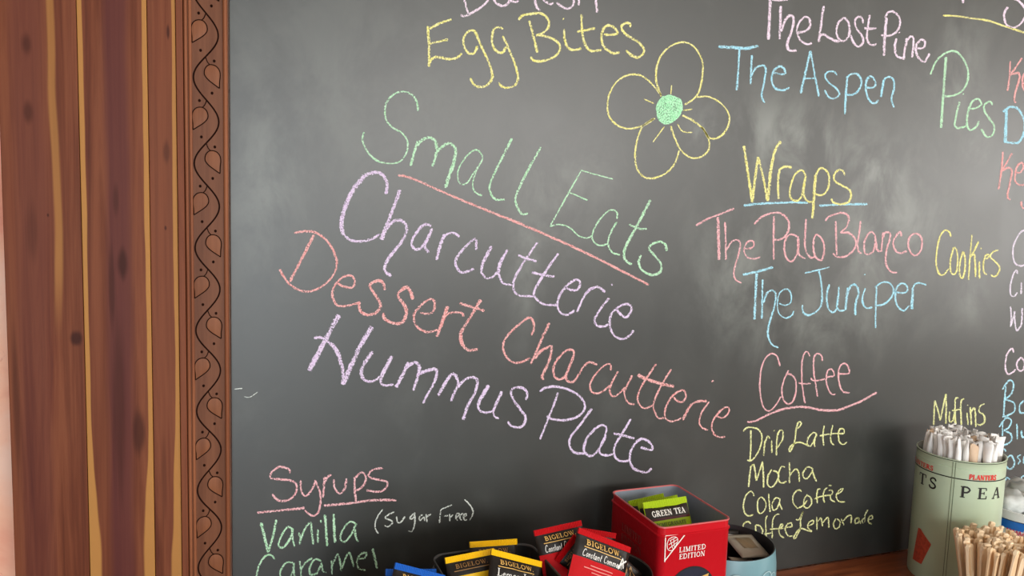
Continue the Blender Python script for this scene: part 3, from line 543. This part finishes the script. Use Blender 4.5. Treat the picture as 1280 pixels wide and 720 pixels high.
chalk('chalk_lettering', 'pale green chalk word Sugar after an opening bracket#pale green chalk word Free before a closing bracket', 'K', [(460, 610, 8) + ("150,210 100,280 70,360 80,420 105,455|262,238 200,270 172,300 230,325 245,350 200,388 165,372|285,285 295,340 325,345 370,285|465,250 430,280 420,310 455,300 468,245|468,245 468,350 440,435 405,430|545,265 515,290 520,325 560,290 565,330|580,260 590,345|585,290 630,262|#730,215 720,280 715,350|730,215 785,190 840,168|760,285 800,275|815,260 820,335|820,300 850,265|880,298 908,275 912,252 888,258 878,300 898,324|950,252 926,270 920,302 940,322|958,290 984,276 982,256 962,262 954,296 968,320 990,314|965,115 1020,170 1050,230 1040,280 1015,325",)], 1.9)
chalk('chalk_scratch', 'short white scratch near the carved moulding', 'K', [(0, 0, 1) + ("293,486.5 298,486 303,485.5",)], 1.4)
chalk('chalk_scratch', 'thin curved white scratch near the carved moulding', 'K', [(0, 0, 1) + ("305,496 312,496.5 318,493 322,490",)], 1.0)

# ------------------------------------------------------------------ tea packets
def foil(name, col, rough=.42, metal=0.0, spec=.3):
    if name in MATS: return MATS[name]
    t = NT(name); v = t.obj(); n = t.noise(v, 70, 3, .5, .6)
    t.base(col); t.set(rough, metal, spec); t.bump(n, .25, .002); MATS[name] = t.m; return t.m
K_ = foil('foil_black', srgb(30, 24, 20)); K2_ = foil('foil_brown_black', srgb(40, 30, 22))
m_red = foil('foil_red', srgb(190, 12, 20), .6, 0.0, .15); m_yel = foil('foil_yellow', srgb(250, 196, 14)); m_blu = foil('foil_blue', srgb(26, 96, 190)); m_lime = foil('foil_lime', srgb(176, 204, 20))
m_maroon = foil('foil_maroon', srgb(80, 20, 30)); m_cream = foil('print_cream', srgb(236, 226, 206), .5); m_silver = foil('foil_silver', srgb(168, 158, 142), .38, .25)
i_gold = plain('ink_gold', srgb(222, 176, 96), .4, vary=.1); i_dgold = plain('ink_dull_gold', srgb(150, 112, 66), .45, vary=.1)
i_white = plain('ink_white', srgb(240, 236, 228), .5, vary=.03); i_black = plain('ink_black', srgb(24, 22, 22), .5); i_red = plain('ink_red', srgb(222, 60, 52), .5)
i_pink = plain('ink_pink', srgb(226, 130, 120), .5); i_dred = plain('ink_faded_red', srgb(150, 60, 54), .5)
i_olive = plain('ink_olive', srgb(70, 84, 14), .5)

class Packet:
    def __init__(s, name, label, tl, tr, bl, height, group, cat='tea bag', puff=.006):
        P0, P1, P2 = on_y(*tl), on_y(*tr), on_y(*bl)
        s.X = (P1 - P0).normalized(); s.w = (P1 - P0).length
        u = P0 - P2; s.U = (u - s.X * u.dot(s.X)).normalized(); s.N = s.X.cross(s.U)
        s.h = height; s.puff = puff
        s.O = P0 - s.U * height                      # bottom left corner
        s.base = s.O + s.X * s.w / 2
        s.root = empty(name, s.base, label, cat, group)
    def at(s, u, v, lift=0.0, side=1):
        a = 2 * u / s.w - 1; b = 2 * v / s.h - 1
        b = max(-1, min(1, 2 * v / (s.h - .0095) - 1))
        d = s.puff * max(0, (1 - a ** 4)) * max(0, (1 - abs(b) ** 6)) * (1 + .15 * math.sin(9 * a + 5 * b))
        return s.O + s.X * u + s.U * v + s.N * ((d + .0004) * side + lift) - s.base
    def patch(s, name, mat, u0, v0, u1, v1, lift, nu=14, nv=8, shear=0.0, parent=None):
        V = [s.at(u0 + (u1 - u0) * i / nu, v0 + (v1 - v0) * j / nv + shear * i / nu, lift) for j in range(nv + 1) for i in range(nu + 1)]
        F = [(j * (nu + 1) + i, j * (nu + 1) + i + 1, (j + 1) * (nu + 1) + i + 1, (j + 1) * (nu + 1) + i) for j in range(nv) for i in range(nu)]
        return link(name, pydata(name, V, F, True), mat, parent or s.root)
    def body(s, mat):
        n = 14; V = []; F = []
        for side in (1, -1):
            for j in range(n + 1):
                for i in range(n + 1): V.append(s.at(s.w * i / n, s.h * j / n, 0, side))
        k = (n + 1) ** 2
        for j in range(n):
            for i in range(n):
                a = j * (n + 1) + i; F.append((a, a + 1, a + n + 2, a + n + 1)); F.append((k + a, k + a + n + 1, k + a + n + 2, k + a + 1))
        ring = [i for i in range(n + 1)] + [(j + 1) * (n + 1) - 1 for j in range(1, n + 1)] + [n * (n + 1) + i for i in range(n - 1, -1, -1)] + [j * (n + 1) for j in range(n - 1, 0, -1)]
        for a, b in zip(ring, ring[1:] + ring[:1]): F.append((a, k + a, k + b, b))
        return link('pouch', pydata('pouch', V, F, True), mat, s.root)
    def crimp(s, mat, hgt, name='crimped_top'):
        """the sealed strip along the top, with fine ridges"""
        n = 60; V = []; F = []
        for j, v in enumerate((s.h - hgt, s.h + .0008)):
            for sd in (1, -1):
                for i in range(n + 1):
                    r = .0004 * (1 if i % 2 else -1)
                    V.append(s.O + s.X * (s.w * i / n) + s.U * v + s.N * (sd * .0011 + r + (.0006 if sd > 0 else 0)) - s.base)
        m1 = n + 1
        for i in range(n):
            F += [(i, i + 1, 2 * m1 + i + 1, 2 * m1 + i), (m1 + i + 1, m1 + i, 3 * m1 + i, 3 * m1 + i + 1), (2 * m1 + i, 2 * m1 + i + 1, 3 * m1 + i + 1, 3 * m1 + i)]
        return link(name, pydata(name, V, F), mat, s.root)
    def write(s, txt, x, y, h, mat, lift=.0009, track=.08, slant=0.0, bold=1.0, name='lettering', parent=None, xs=1.0):
        rb = Ribbon(); text(rb, txt, x, y, h, lambda a, b, k: s.at(a, b, lift + .00002 * (k % 8)), track, slant, bold, xs)
        return rb.build(name, mat, parent or s.root)
    def line(s, pts, w, mat, lift=.0009, name='printed_line', parent=None):
        rb = Ribbon(); rb.add(pts, w, lambda a, b, k: s.at(a, b, lift), step=.004); return rb.build(name, mat, parent or s.root)

def brand(p, mat, dy, frac=.66, h=None):
    """the maker's name across the top of the pouch"""
    wd = p.w * frac; base = text_width('BIGELOW.', 1.0, .06); h = wd / base / 1.28
    x = p.w * (1 - frac) / 2; y = p.h - dy - h
    p.write('BIGELOW.', x, y, h, mat, track=.06, bold=1.3, xs=1.28)
    p.line([(x - .003, y - .0032), (x + wd, y - .0032)], .0011, mat)
    return y
GRP = 'loose tea bags in the containers'
def black_tea(label, tl, tr, bl, strip, lower, sub, gold, split=.62, h=.072):
    p = Packet('tea_packet', label, tl, tr, bl, h, GRP); p.body(K_)
    p.crimp(strip, .0072)
    y = brand(p, gold, .0105)
    if sub: p.write(sub, p.w * .12, y - .0158, .0100, i_white, track=.03, slant=.18 if 'C' in sub else 0, bold=.85, xs=(p.w * .76) / (text_width(sub, .0100, .03) + .001))
    if lower is not None:
        p.patch('colour_panel', lower, .0006, .0006, p.w - .0006, p.h * (1 - split), .0006)
    return p
# lemon packets (yellow strips)
pb = black_tea('black tea packet with flat yellow strip, half hidden behind two others', (587, 678, -.165), (646, 674, -.165), (590, 735, -.185), m_yel, None, None, i_dgold)
pl = black_tea('black and yellow tea packet tilted left with its strip folded over', (556, 698, -.205), (617, 686, -.205), (566, 760, -.235), m_yel, m_yel, None, i_dgold, .36)
pf = black_tea('black tea packet with bright yellow strip and white lemon lettering', (614, 687, -.225), (677, 703, -.225), (603, 750, -.262), m_yel, m_yel, 'Lemon Lift', i_gold, .75)
pl.patch('printed_cup', m_cream, pl.w * .42, .006, pl.w * .60, pl.h * .55, .0012)
# red packets
r1 = black_tea('black and red tea packet tilted left with gold and white lettering', (667, 664, -.185), (726, 651, -.185), (674, 730, -.215), m_red, m_red, 'Constant Comment', i_gold, .48)
r0 = black_tea('red strip of a tea packet tucked between the two red topped packets', (700, 656, -.165), (770, 667, -.165), (705, 720, -.18), m_red, m_red, None, i_gold, .5)
r2 = black_tea('small red and black tea packet standing diagonally between two others', (694, 700, -.212), (718, 668, -.212), (730, 722, -.22), m_red, None, None, i_dgold, .5, .05)
r3 = black_tea('large black and red tea packet tilted right with bright gold lettering', (723, 660, -.225), (788, 685, -.225), (710, 722, -.25), m_red, m_red, 'Constant Comment', i_gold, .50)
for k, (a, b) in enumerate(((.3, .72), (.2, .86), (.34, .7))):
    r3.line([(r3.w * a, r3.h * (.40 - .06 * k)), (r3.w * b, r3.h * (.40 - .06 * k))], .0013, i_pink, .0014)
r3.patch('printed_cup', m_cream, r3.w * .40, .004, r3.w * .47, r3.h * .2, .0014)
# the little white spire printed at the right edge of the band
for q in ([(.80, .52), (.86, .74), (.90, .56)], [(.78, .55), (.86, .64), (.95, .72)]):
    r3.line([(r3.w * a, r3.h * b) for a, b in q], .0022, i_white, .0014)
# blue packets
b1 = black_tea('blue topped tea packet tilted right in front of another blue packet', (494, 704, -.225), (556, 720, -.225), (487, 770, -.255), m_blu, m_blu, None, i_gold, .6)
b0 = black_tea('blue topped tea packet half hidden behind the front blue packet', (482, 712, -.205), (545, 712, -.205), (482, 775, -.235), m_blu, m_blu, None, i_gold, .0)
# gold lettered dark packet beside the red tin
g0 = Packet('tea_packet', 'dark tea packet with gold outlined letters against the red tin side', (777, 693, -.215), (803, 718, -.215), (770, 740, -.235), .06, GRP); g0.body(K_)
for q in ([(.30, .40), (.30, .92)], [(.46, .40), (.46, .92), (.88, .60), (.88, .40)], [(.60, .40), (.60, .74), (.76, .62), (.76, .40)]):
    for a, b in zip(q, q[1:]): g0.line([(g0.w * a[0], g0.h * a[1]), (g0.w * b[0], g0.h * b[1])], .0022, i_dgold, .0012, 'gold_letter')

# ------------------------------------------------------------------ containers of tea
def rrect(x0, y0, x1, y1, r, n=6):
    out = []
    for cx, cy, a0 in ((x1 - r, y1 - r, 0), (x0 + r, y1 - r, 90), (x0 + r, y0 + r, 180), (x1 - r, y0 + r, 270)):
        for k in range(n + 1):
            a = math.radians(a0 + 90 * k / n); out.append((cx + r * math.cos(a), cy + r * math.sin(a)))
    return out
def tin_box(root, x0, y0, x1, y1, z0, z1, r, m_out, m_in, m_rim):
    """open tin with rolled rim; verts relative to the root"""
    o = root.location
    def ring(ins, z, rr): return [Vector((x, y, z)) - o for x, y in rrect(x0 + ins, y0 + ins, x1 - ins, y1 - ins, max(.002, rr))]
    def skin(name, rings, mat, cap=False):
        V = [v for q in rings for v in q]; n = len(rings[0]); F = []
        for i in range(len(rings) - 1):
            for k in range(n): F.append((i * n + k, i * n + (k + 1) % n, (i + 1) * n + (k + 1) % n, (i + 1) * n + k))
        if cap: F.append(tuple(range(n - 1, -1, -1)) if cap == 1 else tuple(range((len(rings) - 1) * n, len(rings) * n)))
        ob = link(name, pydata(name, V, F, True), mat, root)
        es = ob.modifiers.new('split', 'EDGE_SPLIT'); es.split_angle = math.radians(50); return ob
    skin('tin_body', [ring(.0, z0, r), ring(.0, z1 - .016, r), ring(-.0012, z1 - .0145, r), ring(-.0012, z1 - .013, r), ring(.0008, z1 - .012, r), ring(.0008, z1 - .002, r)], m_out, 1)
    skin('rolled_rim', [ring(.0008, z1 - .002, r), ring(-.0004, z1 - .001, r), ring(-.0002, z1 + .0006, r), ring(.0014, z1 + .0006, r), ring(.0022, z1 - .001, r)], m_rim)
    skin('lining', [ring(.0022, z1 - .001, r), ring(.0022, z0 + .003, r)], m_in, 2)
m_tin_red = foil('tin_red', srgb(196, 22, 34), .3); m_tin_in = plain('tin_inside', srgb(150, 158, 172), .38, .2, vary=.1, scale=20)
m_tin_blk = plain('tin_black', srgb(34, 32, 31), .35); m_tin_blk_in = plain('tin_black_inside', srgb(40, 38, 36), .5)
RZ = EYE - .470
RX0, RX1, RY0, RY1 = .621, .748, -.212, -.052
red = empty('tea_tin', ((RX0 + RX1) / 2, (RY0 + RY1) / 2, ZC), 'open bright red tin with white Limited Edition lettering, holding green tea', 'tin')
tin_box(red, RX0, RY0, RX1, RY1, ZC, RZ, .012, m_tin_red, m_tin_in, plain('rim_worn_red', srgb(214, 104, 104), .3))
ro = red.location
def rf(x, y, k): q = on_y(x, y, RY0 - .0006 - .00003 * (k % 9)); return q - ro
def flat_front(x, z, k): return Vector((x, RY0 - .0006 - .00003 * (k % 9), z)) - ro
rb = Ribbon()
for q in ([(832, 670), (856.5, 668)], [(856.5, 668), (831, 701)], [(831, 702.5), (832, 670)]): rb.add(q, 1.2, rf, step=4)
rb.add([(836, 674), (842, 671), (847, 673), (846, 680), (840, 688), (835, 687), (834, 680), (836, 674)], .8, rf, step=2)
for q in ([(837, 676), (845, 672)], [(836, 681), (847, 674)], [(836, 686), (846, 678)], [(838, 675), (841, 686)], [(842, 673), (843, 684)]): rb.add(q, .7, rf, step=4)
rb.build('triangle_emblem', i_white, red)
a = on_y(848.5, 691, RY0); b = on_y(882, 686, RY0)
for txt, p, q in (('LIMITED', (848.5, 690.5), (882, 687)), ('EDITION', (848.5, 699), (881, 695.5))):
    a = on_y(*p, RY0); b = on_y(*q, RY0); wd = b.x - a.x; hh = .0080
    rb = Ribbon(); text(rb, txt, a.x, a.z, hh, flat_front, .05, 0, 1.05, wd / text_width(txt, hh, .05)); rb.build('lettering', i_pink if 0 else i_white, red)
rb = Ribbon(); c = on_y(863, 742, RY0); R = .0415
rb.poly([(c.x + R * math.cos(2 * math.pi * k / 48), c.z + R * math.sin(2 * math.pi * k / 48)) for k in range(48)], flat_front)
rb.build('roundel', plain('ink_navy', srgb(28, 34, 52), .4), red)
rb = Ribbon(); rb.add([(c.x + (R + .001) * math.cos(2 * math.pi * k / 48), c.z + (R + .001) * math.sin(2 * math.pi * k / 48)) for k in range(49)], .0022, flat_front, step=.01)
rb.build('roundel_edge', i_black, red)
rb = Ribbon(); c2 = on_y(876, 722, RY0)
rb.poly([(c2.x - .02, c2.z - .012), (c2.x + .010, c2.z - .010), (c2.x + .013, c2.z + .006), (c2.x + .001, c2.z + .003)], lambda x, z, k: flat_front(x, z, 8) - Vector((0, .0004, 0)))
rb.build('gold_block', i_gold, red)
def left_side(yv, z, k): return Vector((RX0 - .0007 - .00003 * (k % 9), yv, z)) - ro
for i, txt in enumerate(('LIMITED', 'EDITION')):
    rb = Ribbon(); text(rb, txt, 0, 0, .013, lambda x, z, k, i=i: left_side(RY1 - .045 - x, RZ - .048 - .018 * i + z, k), .05, 0, 1.0, .9); rb.build('faded_lettering', i_dred, red)
# green tea inside the red tin
def green_tea(label, tl, tr, bl):
    p = Packet('tea_packet', label, tl, tr, bl, .085, GRP); p.body(m_lime); p.crimp(m_lime, .008)
    p.patch('dark_band', K2_, .0008, p.h - .0270, p.w - .0008, p.h - .009, .0006)
    p.patch('maroon_band', m_maroon, .0008, p.h - .0305, p.w - .0008, p.h - .0270, .0007)
    return p
gz = [green_tea('lime green tea packet lowest in the red tin, behind the others', (785, 627, -.085), (829, 617, -.085), (815, 680, -.110)),
      green_tea('lime green tea packet tucked behind the lettered one in the red tin', (797, 629, -.112), (846, 619, -.112), (828, 685, -.140)),
      green_tea('lime green tea packet with white Green Tea lettering in the red tin', (803, 629, -.135), (857, 621, -.135), (828, 685, -.168))]
p = gz[2]; wd = p.w * .76
p.write('GREEN TEA', p.w * .12, p.h - .0240, .0090, i_white, .0016, .04, 0, 1.25, xs=wd / text_width('GREEN TEA', .0090, .04))
p.write('BIGELOW', p.w * .22, p.h - .0132, .0034, i_olive, .0016, .08, 0, 1.0, xs=1.3)
p.write('POMEGRANATE', p.w * .16, p.h - .0400, .0058, i_olive, .0016, .04, 0, 1.1, xs=(p.w * .68) / text_width('POMEGRANATE', .0058, .04))

# dark square tin for the lemon packets, dark round tin for the red ones, dark box for the blue ones
sq = empty('tea_tin', (.37, -.22, ZC), 'dark square tin with rounded corners, holding yellow topped packets', 'tin')
tin_box(sq, .288, -.30, .440, -.145, ZC, EYE - .497, .02, m_tin_blk, m_tin_blk_in, plain('rim_dark', srgb(70, 68, 66), .35))
bb = empty('tea_tin', (.24, -.235, ZC), 'dark square tin holding the blue topped packets', 'tin')
tin_box(bb, .155, -.31, .282, -.16, ZC, EYE - .535, .02, m_tin_blk, m_tin_blk_in, plain('rim_dark', srgb(70, 68, 66), .35))
rd = empty('tea_canister', (.5270, -.2, ZC), 'dark round canister holding the red topped packets', 'canister')
hz = EYE - .528 - ZC
lathe('canister_body', [(.0, .0), (.076, .0), (.078, .002), (.078, hz - .012), (.0792, hz - .010), (.078, hz - .008), (.078, hz)], m_tin_blk, rd)
lathe('rolled_rim', [(.078, hz - .001), (.0793, hz), (.079, hz + .0015), (.0775, hz + .0018), (.0765, hz)], plain('rim_steel', srgb(110, 106, 102), .3, .8), rd)
lathe('lining', [(.0765, hz), (.0765, .004), (0, .004)], m_tin_blk_in, rd)

# pale blue round tin with grey packets
bc = (.830, -.0905); BZ = .686 - .5655; BR = .0815
bl = empty('tea_canister', (bc[0], bc[1], ZC), 'round pale blue tin holding grey tea packets beside the red tin', 'canister')
m_teal = plain('tin_teal', srgb(116, 156, 164), .35, vary=.06, scale=8)
lathe('canister_body', [(0, 0), (BR * 1.02, 0), (BR * 1.05, .004), (BR * 1.05, BZ * .5), (BR * 1.03, BZ * .8), (BR, BZ - .004), (BR - .001, BZ)], m_teal, bl)
lathe('lining', [(BR - .001, BZ), (BR - .0025, BZ + .0006), (BR - .0035, BZ - .001), (BR - .004, .004), (0, .004)], plain('tin_dark_inside', srgb(52, 54, 56), .35, .3), bl)
rb = Ribbon()
def cyl(cx, cy, r):
    return lambda s_, z, k: Vector((r * math.cos(s_ / r), r * math.sin(s_ / r), z)) + Vector((cx, cy, 0))
bmap = cyl(0, 0, BR * 1.045 + .0012)
rr = BR * 1.045 + .0012
for a0 in (-2.62, -1.98, -1.30):
    for (dx, dz, r_) in ((0, 0, .011), (.018, -.004, .008), (-.016, -.006, .007)):
        rb.add([(a0 * rr + dx + r_ * math.cos(k * .55), BZ - .030 + dz + .8 * r_ * math.sin(k * .55)) for k in range(12)], .0013, bmap, step=.003)
rb.build('embossed_scroll', plain('ink_pale_teal', srgb(176, 204, 206), .4), bl)
gp = Packet('tea_packet', 'silver grey foil tea packet lying on top in the blue tin', (904, 669, -.070), (939, 668, -.070), (910, 694, -.120), .060, GRP, puff=.004); gp.body(m_silver)
gp.patch('label_window', plain('label_brown', srgb(120, 100, 74), .4), gp.w * .25, gp.h * .3, gp.w * .75, gp.h * .8, .0006)
gq = Packet('tea_packet', 'dark grey tea packet with white print at the back of the blue tin', (898, 662, -.045), (924, 663, -.045), (900, 683, -.060), .05, GRP, puff=.003); gq.body(K_)
gq.line([(gq.w * .1, gq.h * .82), (gq.w * .4, gq.h * .84), (gq.w * .7, gq.h * .82)], .0014, i_white)
gw = Packet('tea_packet', 'dark grey tea packet under the silver one in the blue tin', (910, 696, -.120), (940, 699, -.116), (910, 706, -.145), .045, GRP, puff=.003); gw.body(m_silver)

# ------------------------------------------------------------------ green tin of straws
PC = (1.338, -.113); PR = .0755; PZ = .686 - .440
pt = empty('straw_tin', (PC[0], PC[1], ZC), 'tall pale green round tin with black lettering, full of straws', 'tin')
m_green = plain('tin_green', srgb(190, 207, 178), .34, vary=.05, scale=9)
lathe('tin_body', [(0, 0), (PR - .001, 0), (PR, .002), (PR, PZ - .0155), (PR - .0008, PZ - .015), (PR - .0008, PZ - .0135), (PR, PZ - .013), (PR, PZ - .003), (PR + .0008, PZ - .002), (PR + .0008, PZ), (PR - .001, PZ + .0006)], m_green, pt, 96)
lathe('lining', [(PR - .001, PZ + .0006), (PR - .0022, PZ - .001), (PR - .0025, .004), (0, .004)], plain('tin_steel_inside', srgb(150, 150, 140), .35, .5), pt, 96)
lathe('rim_line', [(PR + .0008, PZ - .0022), (PR + .0011, PZ - .0010)], i_black, pt, 96)
lathe('black_band', [(PR + .0004, PZ - .0345), (PR + .0005, PZ - .0325)], i_black, pt, 96)
pmap = cyl(0, 0, PR + .0005)
def ang(px, py, Z):                       # arc position of a pixel on the tin at height Z
    best = min(range(-4600, -200, 4), key=lambda k: abs((lambda q: 640 + FPX * (q - CAMPOS).dot(RIGHT) / (q - CAMPOS).dot(FWD))(Vector((PC[0] + PR * math.cos(k / 1000), PC[1] + PR * math.sin(k / 1000), Z))) - px) + (0 if math.cos(k / 1000 - math.atan2(CAMPOS.y - PC[1], -PC[0])) > 0 else 1e6))
    return best / 1000 * (PR + .0005)
s0 = ang(1190, 590, ZC + PZ - .03)
for dx in (0, .0045):
    rb = Ribbon(); rb.add([(s0 + dx, .004), (s0 + dx, PZ * .5), (s0 + dx, PZ - .004)], .0009, pmap, step=.05); rb.build('seam', plain('ink_grey_green', srgb(104, 116, 92), .4), pt)
def tin_text(txt, px0, px1, zz, hh, mat, bold=1.0, name='lettering', track=.3):
    a = ang(px0, 0, ZC + zz); b = ang(px1, 0, ZC + zz)
    rb = Ribbon(); text(rb, txt, a, zz, hh, pmap, track, 0, bold, (b - a) / text_width(txt, hh, track)); rb.build(name, mat, pt)
tin_text('PLANTERS', 1211, 1245, PZ - .0315, .0092, i_red, 1.7, track=.04)
tin_text('PLANTERS', 1139.5, 1167, PZ - .0305, .0085, i_red, 1.7, track=.04)
tin_text('PEA', 1199, 1252, PZ - .067, .021, i_black, 1.15, track=.42)
tin_text('TS', 1149, 1175, PZ - .064, .021, i_black, 1.15, track=.25)
rb = Ribbon()
a = ang(1142, 0, ZC + .06); b = ang(1163, 0, ZC + .06)
for k in range(40):
    f = (k + .5) / 40; xl = a + (b - a) * (.05 + .22 * f); xr = a + (b - a) * (.62 + .38 * min(1, f * 1.5))
    if f > .7: xr -= (b - a) * (f - .7) * 1.9
    if xr > xl: rb.add([(xl, .030 + .066 * f), ((xl + xr) / 2, .030 + .066 * f), (xr, .030 + .066 * f)], .0019, pmap, step=.003)
rb.build('printed_red_patch', plain('ink_brick', srgb(186, 72, 48), .5, vary=.25, scale=160), pt)

m_paper = plain('straw_paper', srgb(255, 251, 247), .7, vary=.05, scale=90)
m_paper2 = plain('straw_paper_tan', srgb(226, 196, 166), .7, vary=.06, scale=90)
def straw_mesh(seed, L, r):
    """paper sleeve: round below, pinched flat and ragged at the top"""
    rnd = random.Random(seed); n = 10; V = []; F = []
    lv = [(0, 1, 1), (L * .82, 1.0, 1.0), (L * .93, 1.15, .8), (L * .975, 1.3, .42), (L, 1.38, .2)]
    for j, (z, sx, sy) in enumerate(lv):
        for k in range(n):
            a = 2 * math.pi * k / n; jit = rnd.uniform(-.12, .12) if j >= 2 else 0
            V.append((r * sx * math.cos(a) * (1 + jit), r * sy * math.sin(a) * (1 + jit), z + (rnd.uniform(-.003, .003) if j == 4 else 0)))
    for j in range(len(lv) - 1):
        for k in range(n): F.append((j * n + k, j * n + (k + 1) % n, (j + 1) * n + (k + 1) % n, (j + 1) * n + k))
    F.append(tuple(range(n - 1, -1, -1))); F.append(tuple(range((len(lv) - 1) * n, len(lv) * n)))
    return pydata('straw', V, F, True)
sm = []
for k in range(8):
    me = straw_mesh(k, .2, .0066); me.materials.append(m_paper2 if k == 2 else m_paper); sm.append(me)
pts = []
gx = -6
for i in range(-6, 7):
    for j in range(-6, 7):
        x = (i + (.5 if j % 2 else 0)) * .0142; yv = j * .0124
        if math.hypot(x, yv) < PR - .0125: pts.append((x, yv))
for k, (x, yv) in enumerate(pts):
    me = sm[random.randrange(8)]
    o = link('drinking_straw', me, None)
    o.location = (PC[0] + x, PC[1] + yv, ZC + .0045); o.rotation_euler = (random.uniform(-.012, .012), random.uniform(-.012, .012), random.uniform(0, 6.28))
    o.scale = (1, 1, (PZ + random.uniform(.026, .036) - .0045) / .2)
    tan = me.materials[0] == m_paper2
    tag(o, 'tan paper wrapped drinking straw standing in the green tin' if tan else 'white paper wrapped drinking straw standing in the green tin', 'straw', 'tan wrapped straws in the green tin' if tan else 'white wrapped straws in the green tin')

# ------------------------------------------------------------------ white tub with blue band
tc = (1.548, -.105); TR = .075
tb = empty('paper_tub', (tc[0], tc[1], ZC), 'white round tub with a blue band and red print beside the green tin', 'tub')
m_white = plain('tub_white', srgb(236, 238, 236), .5, vary=.03)
TZ = .686 - .572
lathe('tub_body', [(0, 0), (TR - .004, 0), (TR - .003, .002), (TR, TZ - .003), (TR + .001, TZ), (TR - .002, TZ + .001), (TR - .003, TZ - .001), (TR - .006, .004), (0, .004)], m_white, tb)
lathe('blue_band', [(TR - .0026, TZ - .062), (TR + .0002, TZ - .018)], plain('ink_blue', srgb(30, 108, 196), .35), tb)
lathe('band_edge', [(TR + .0001, TZ - .0185), (TR + .0003, TZ - .0165)], i_black, tb)
rb = Ribbon(); tmap = cyl(0, 0, TR + .0008)
for k in range(30):
    a = -3.0 + k * .075
    rb.add([(a * TR, TZ - .043), (a * TR + .002, TZ - .034 + random.uniform(-.002, .001)), (a * TR + .0038, TZ - .043)], .0016, tmap, step=.003)
rb.build('red_print', plain('ink_crimson', srgb(200, 50, 84), .5), tb)
# crumpled white paper bundle in the tub
cp = empty('paper_bundle', (tc[0], tc[1], ZC + TZ - .03), 'crumpled white paper bundle sticking out of the blue banded tub', 'paper')
for q in range(7):
    bm = bmesh.new(); bmesh.ops.create_icosphere(bm, subdivisions=3, radius=.036)
    rnd = random.Random(q + 20); ph = [rnd.uniform(0, 6) for _ in range(6)]
    for v in bm.verts:
        n = v.co.normalized(); f = 1 + .16 * math.sin(9 * n.x + ph[0]) * math.sin(8 * n.y + ph[1]) + .12 * math.sin(17 * n.z + ph[2] + 8 * n.x) + rnd.uniform(-.015, .015)
        v.co = Vector((n.x * .036 * f, n.y * .036 * f, n.z * .030 * f))
    me = bpy.data.meshes.new('paper_fold'); bm.to_mesh(me); bm.free(); me.polygons.foreach_set('use_smooth', [True] * len(me.polygons))
    o = link('paper_fold', me, m_white, cp); a = q * 1.05
    o.location = (0, 0, .048) if q == 6 else (.036 * math.cos(a), .036 * math.sin(a), .034 + .008 * math.sin(q * 2.1))

# ------------------------------------------------------------------ wooden stirrers
SC = (1.262, -.262); SR = .058
sc = empty('stirrer_cup', (SC[0], SC[1], ZC), 'small dark cup holding the wooden stirrers', 'cup')
lathe('cup_body', [(0, 0), (SR * .8, 0), (SR * .82, .002), (SR, .040), (SR - .002, .041), (SR * .8, .004), (0, .004)], m_tin_blk, sc)
def wood_mat(name, c0, c1):
    t = NT(name); n = t.noise(t.obj((120, 120, 6)), 1, 4); t.base(t.ramp(n, [(.3, c0), (.7, c1)])); t.set(.6, 0, .3); return t.m
m_st = [wood_mat('stirrer_wood', srgb(238, 208, 168), srgb(255, 234, 202)), wood_mat('stirrer_wood_dark', srgb(224, 188, 144), srgb(246, 216, 176))]
def stick_mesh(seed, L):
    rnd = random.Random(seed); w_, d_ = .0056, .0014
    prof = [(0, 1, 1), (L * .90, 1, 1), (L * .96, 1.0, 1.5), (L * .985, .85, 2.2), (L, .5, 1.4)]
    V = []; F = []
    for j, (z, a, b) in enumerate(prof):
        jx = rnd.uniform(-.0012, .0012) if j > 2 else 0; jy = rnd.uniform(-.0016, .0016) if j > 2 else 0
        for sx, sy in ((-1, -1), (-.3, -1.25), (.3, -1.25), (1, -1), (1, 1), (.3, 1.25), (-.3, 1.25), (-1, 1)):
            V.append((sx * w_ * a + jx, sy * d_ * b + jy, z))
    n = 8
    for j in range(len(prof) - 1):
        for k in range(n): F.append((j * n + k, j * n + (k + 1) % n, (j + 1) * n + (k + 1) % n, (j + 1) * n + k))
    F.append(tuple(range(n - 1, -1, -1))); F.append(tuple(range((len(prof) - 1) * n, len(prof) * n)))
    return pydata('stirrer', V, F)
sk = []
for k in range(8):
    me = stick_mesh(k + 50, .142); me.materials.append(m_st[k % 2]); sk.append(me)
k = 0
for i in range(-6, 7):
    for j in range(-8, 9):
        x = (i + (.5 if j % 2 else 0)) * .0098; yv = j * .0058
        r = math.hypot(x, yv)
        if r > .041: continue
        o = link('stirrer', sk[random.randrange(8)], None)
        o.location = (SC[0] + x, SC[1] + yv, ZC + .0045)
        lean = .22 * r / .041
        o.rotation_euler = (-lean * yv / .041 * .9 + random.uniform(-.03, .03), lean * x / .041 * .9 + random.uniform(-.03, .03), random.uniform(-.5, .5))
        o.scale = (1, 1, random.uniform(.93, 1.04))
        tag(o, 'thin wooden coffee stirrer in the bunch before the green tin', 'stirrer', 'wooden stirrers in the cup'); k += 1
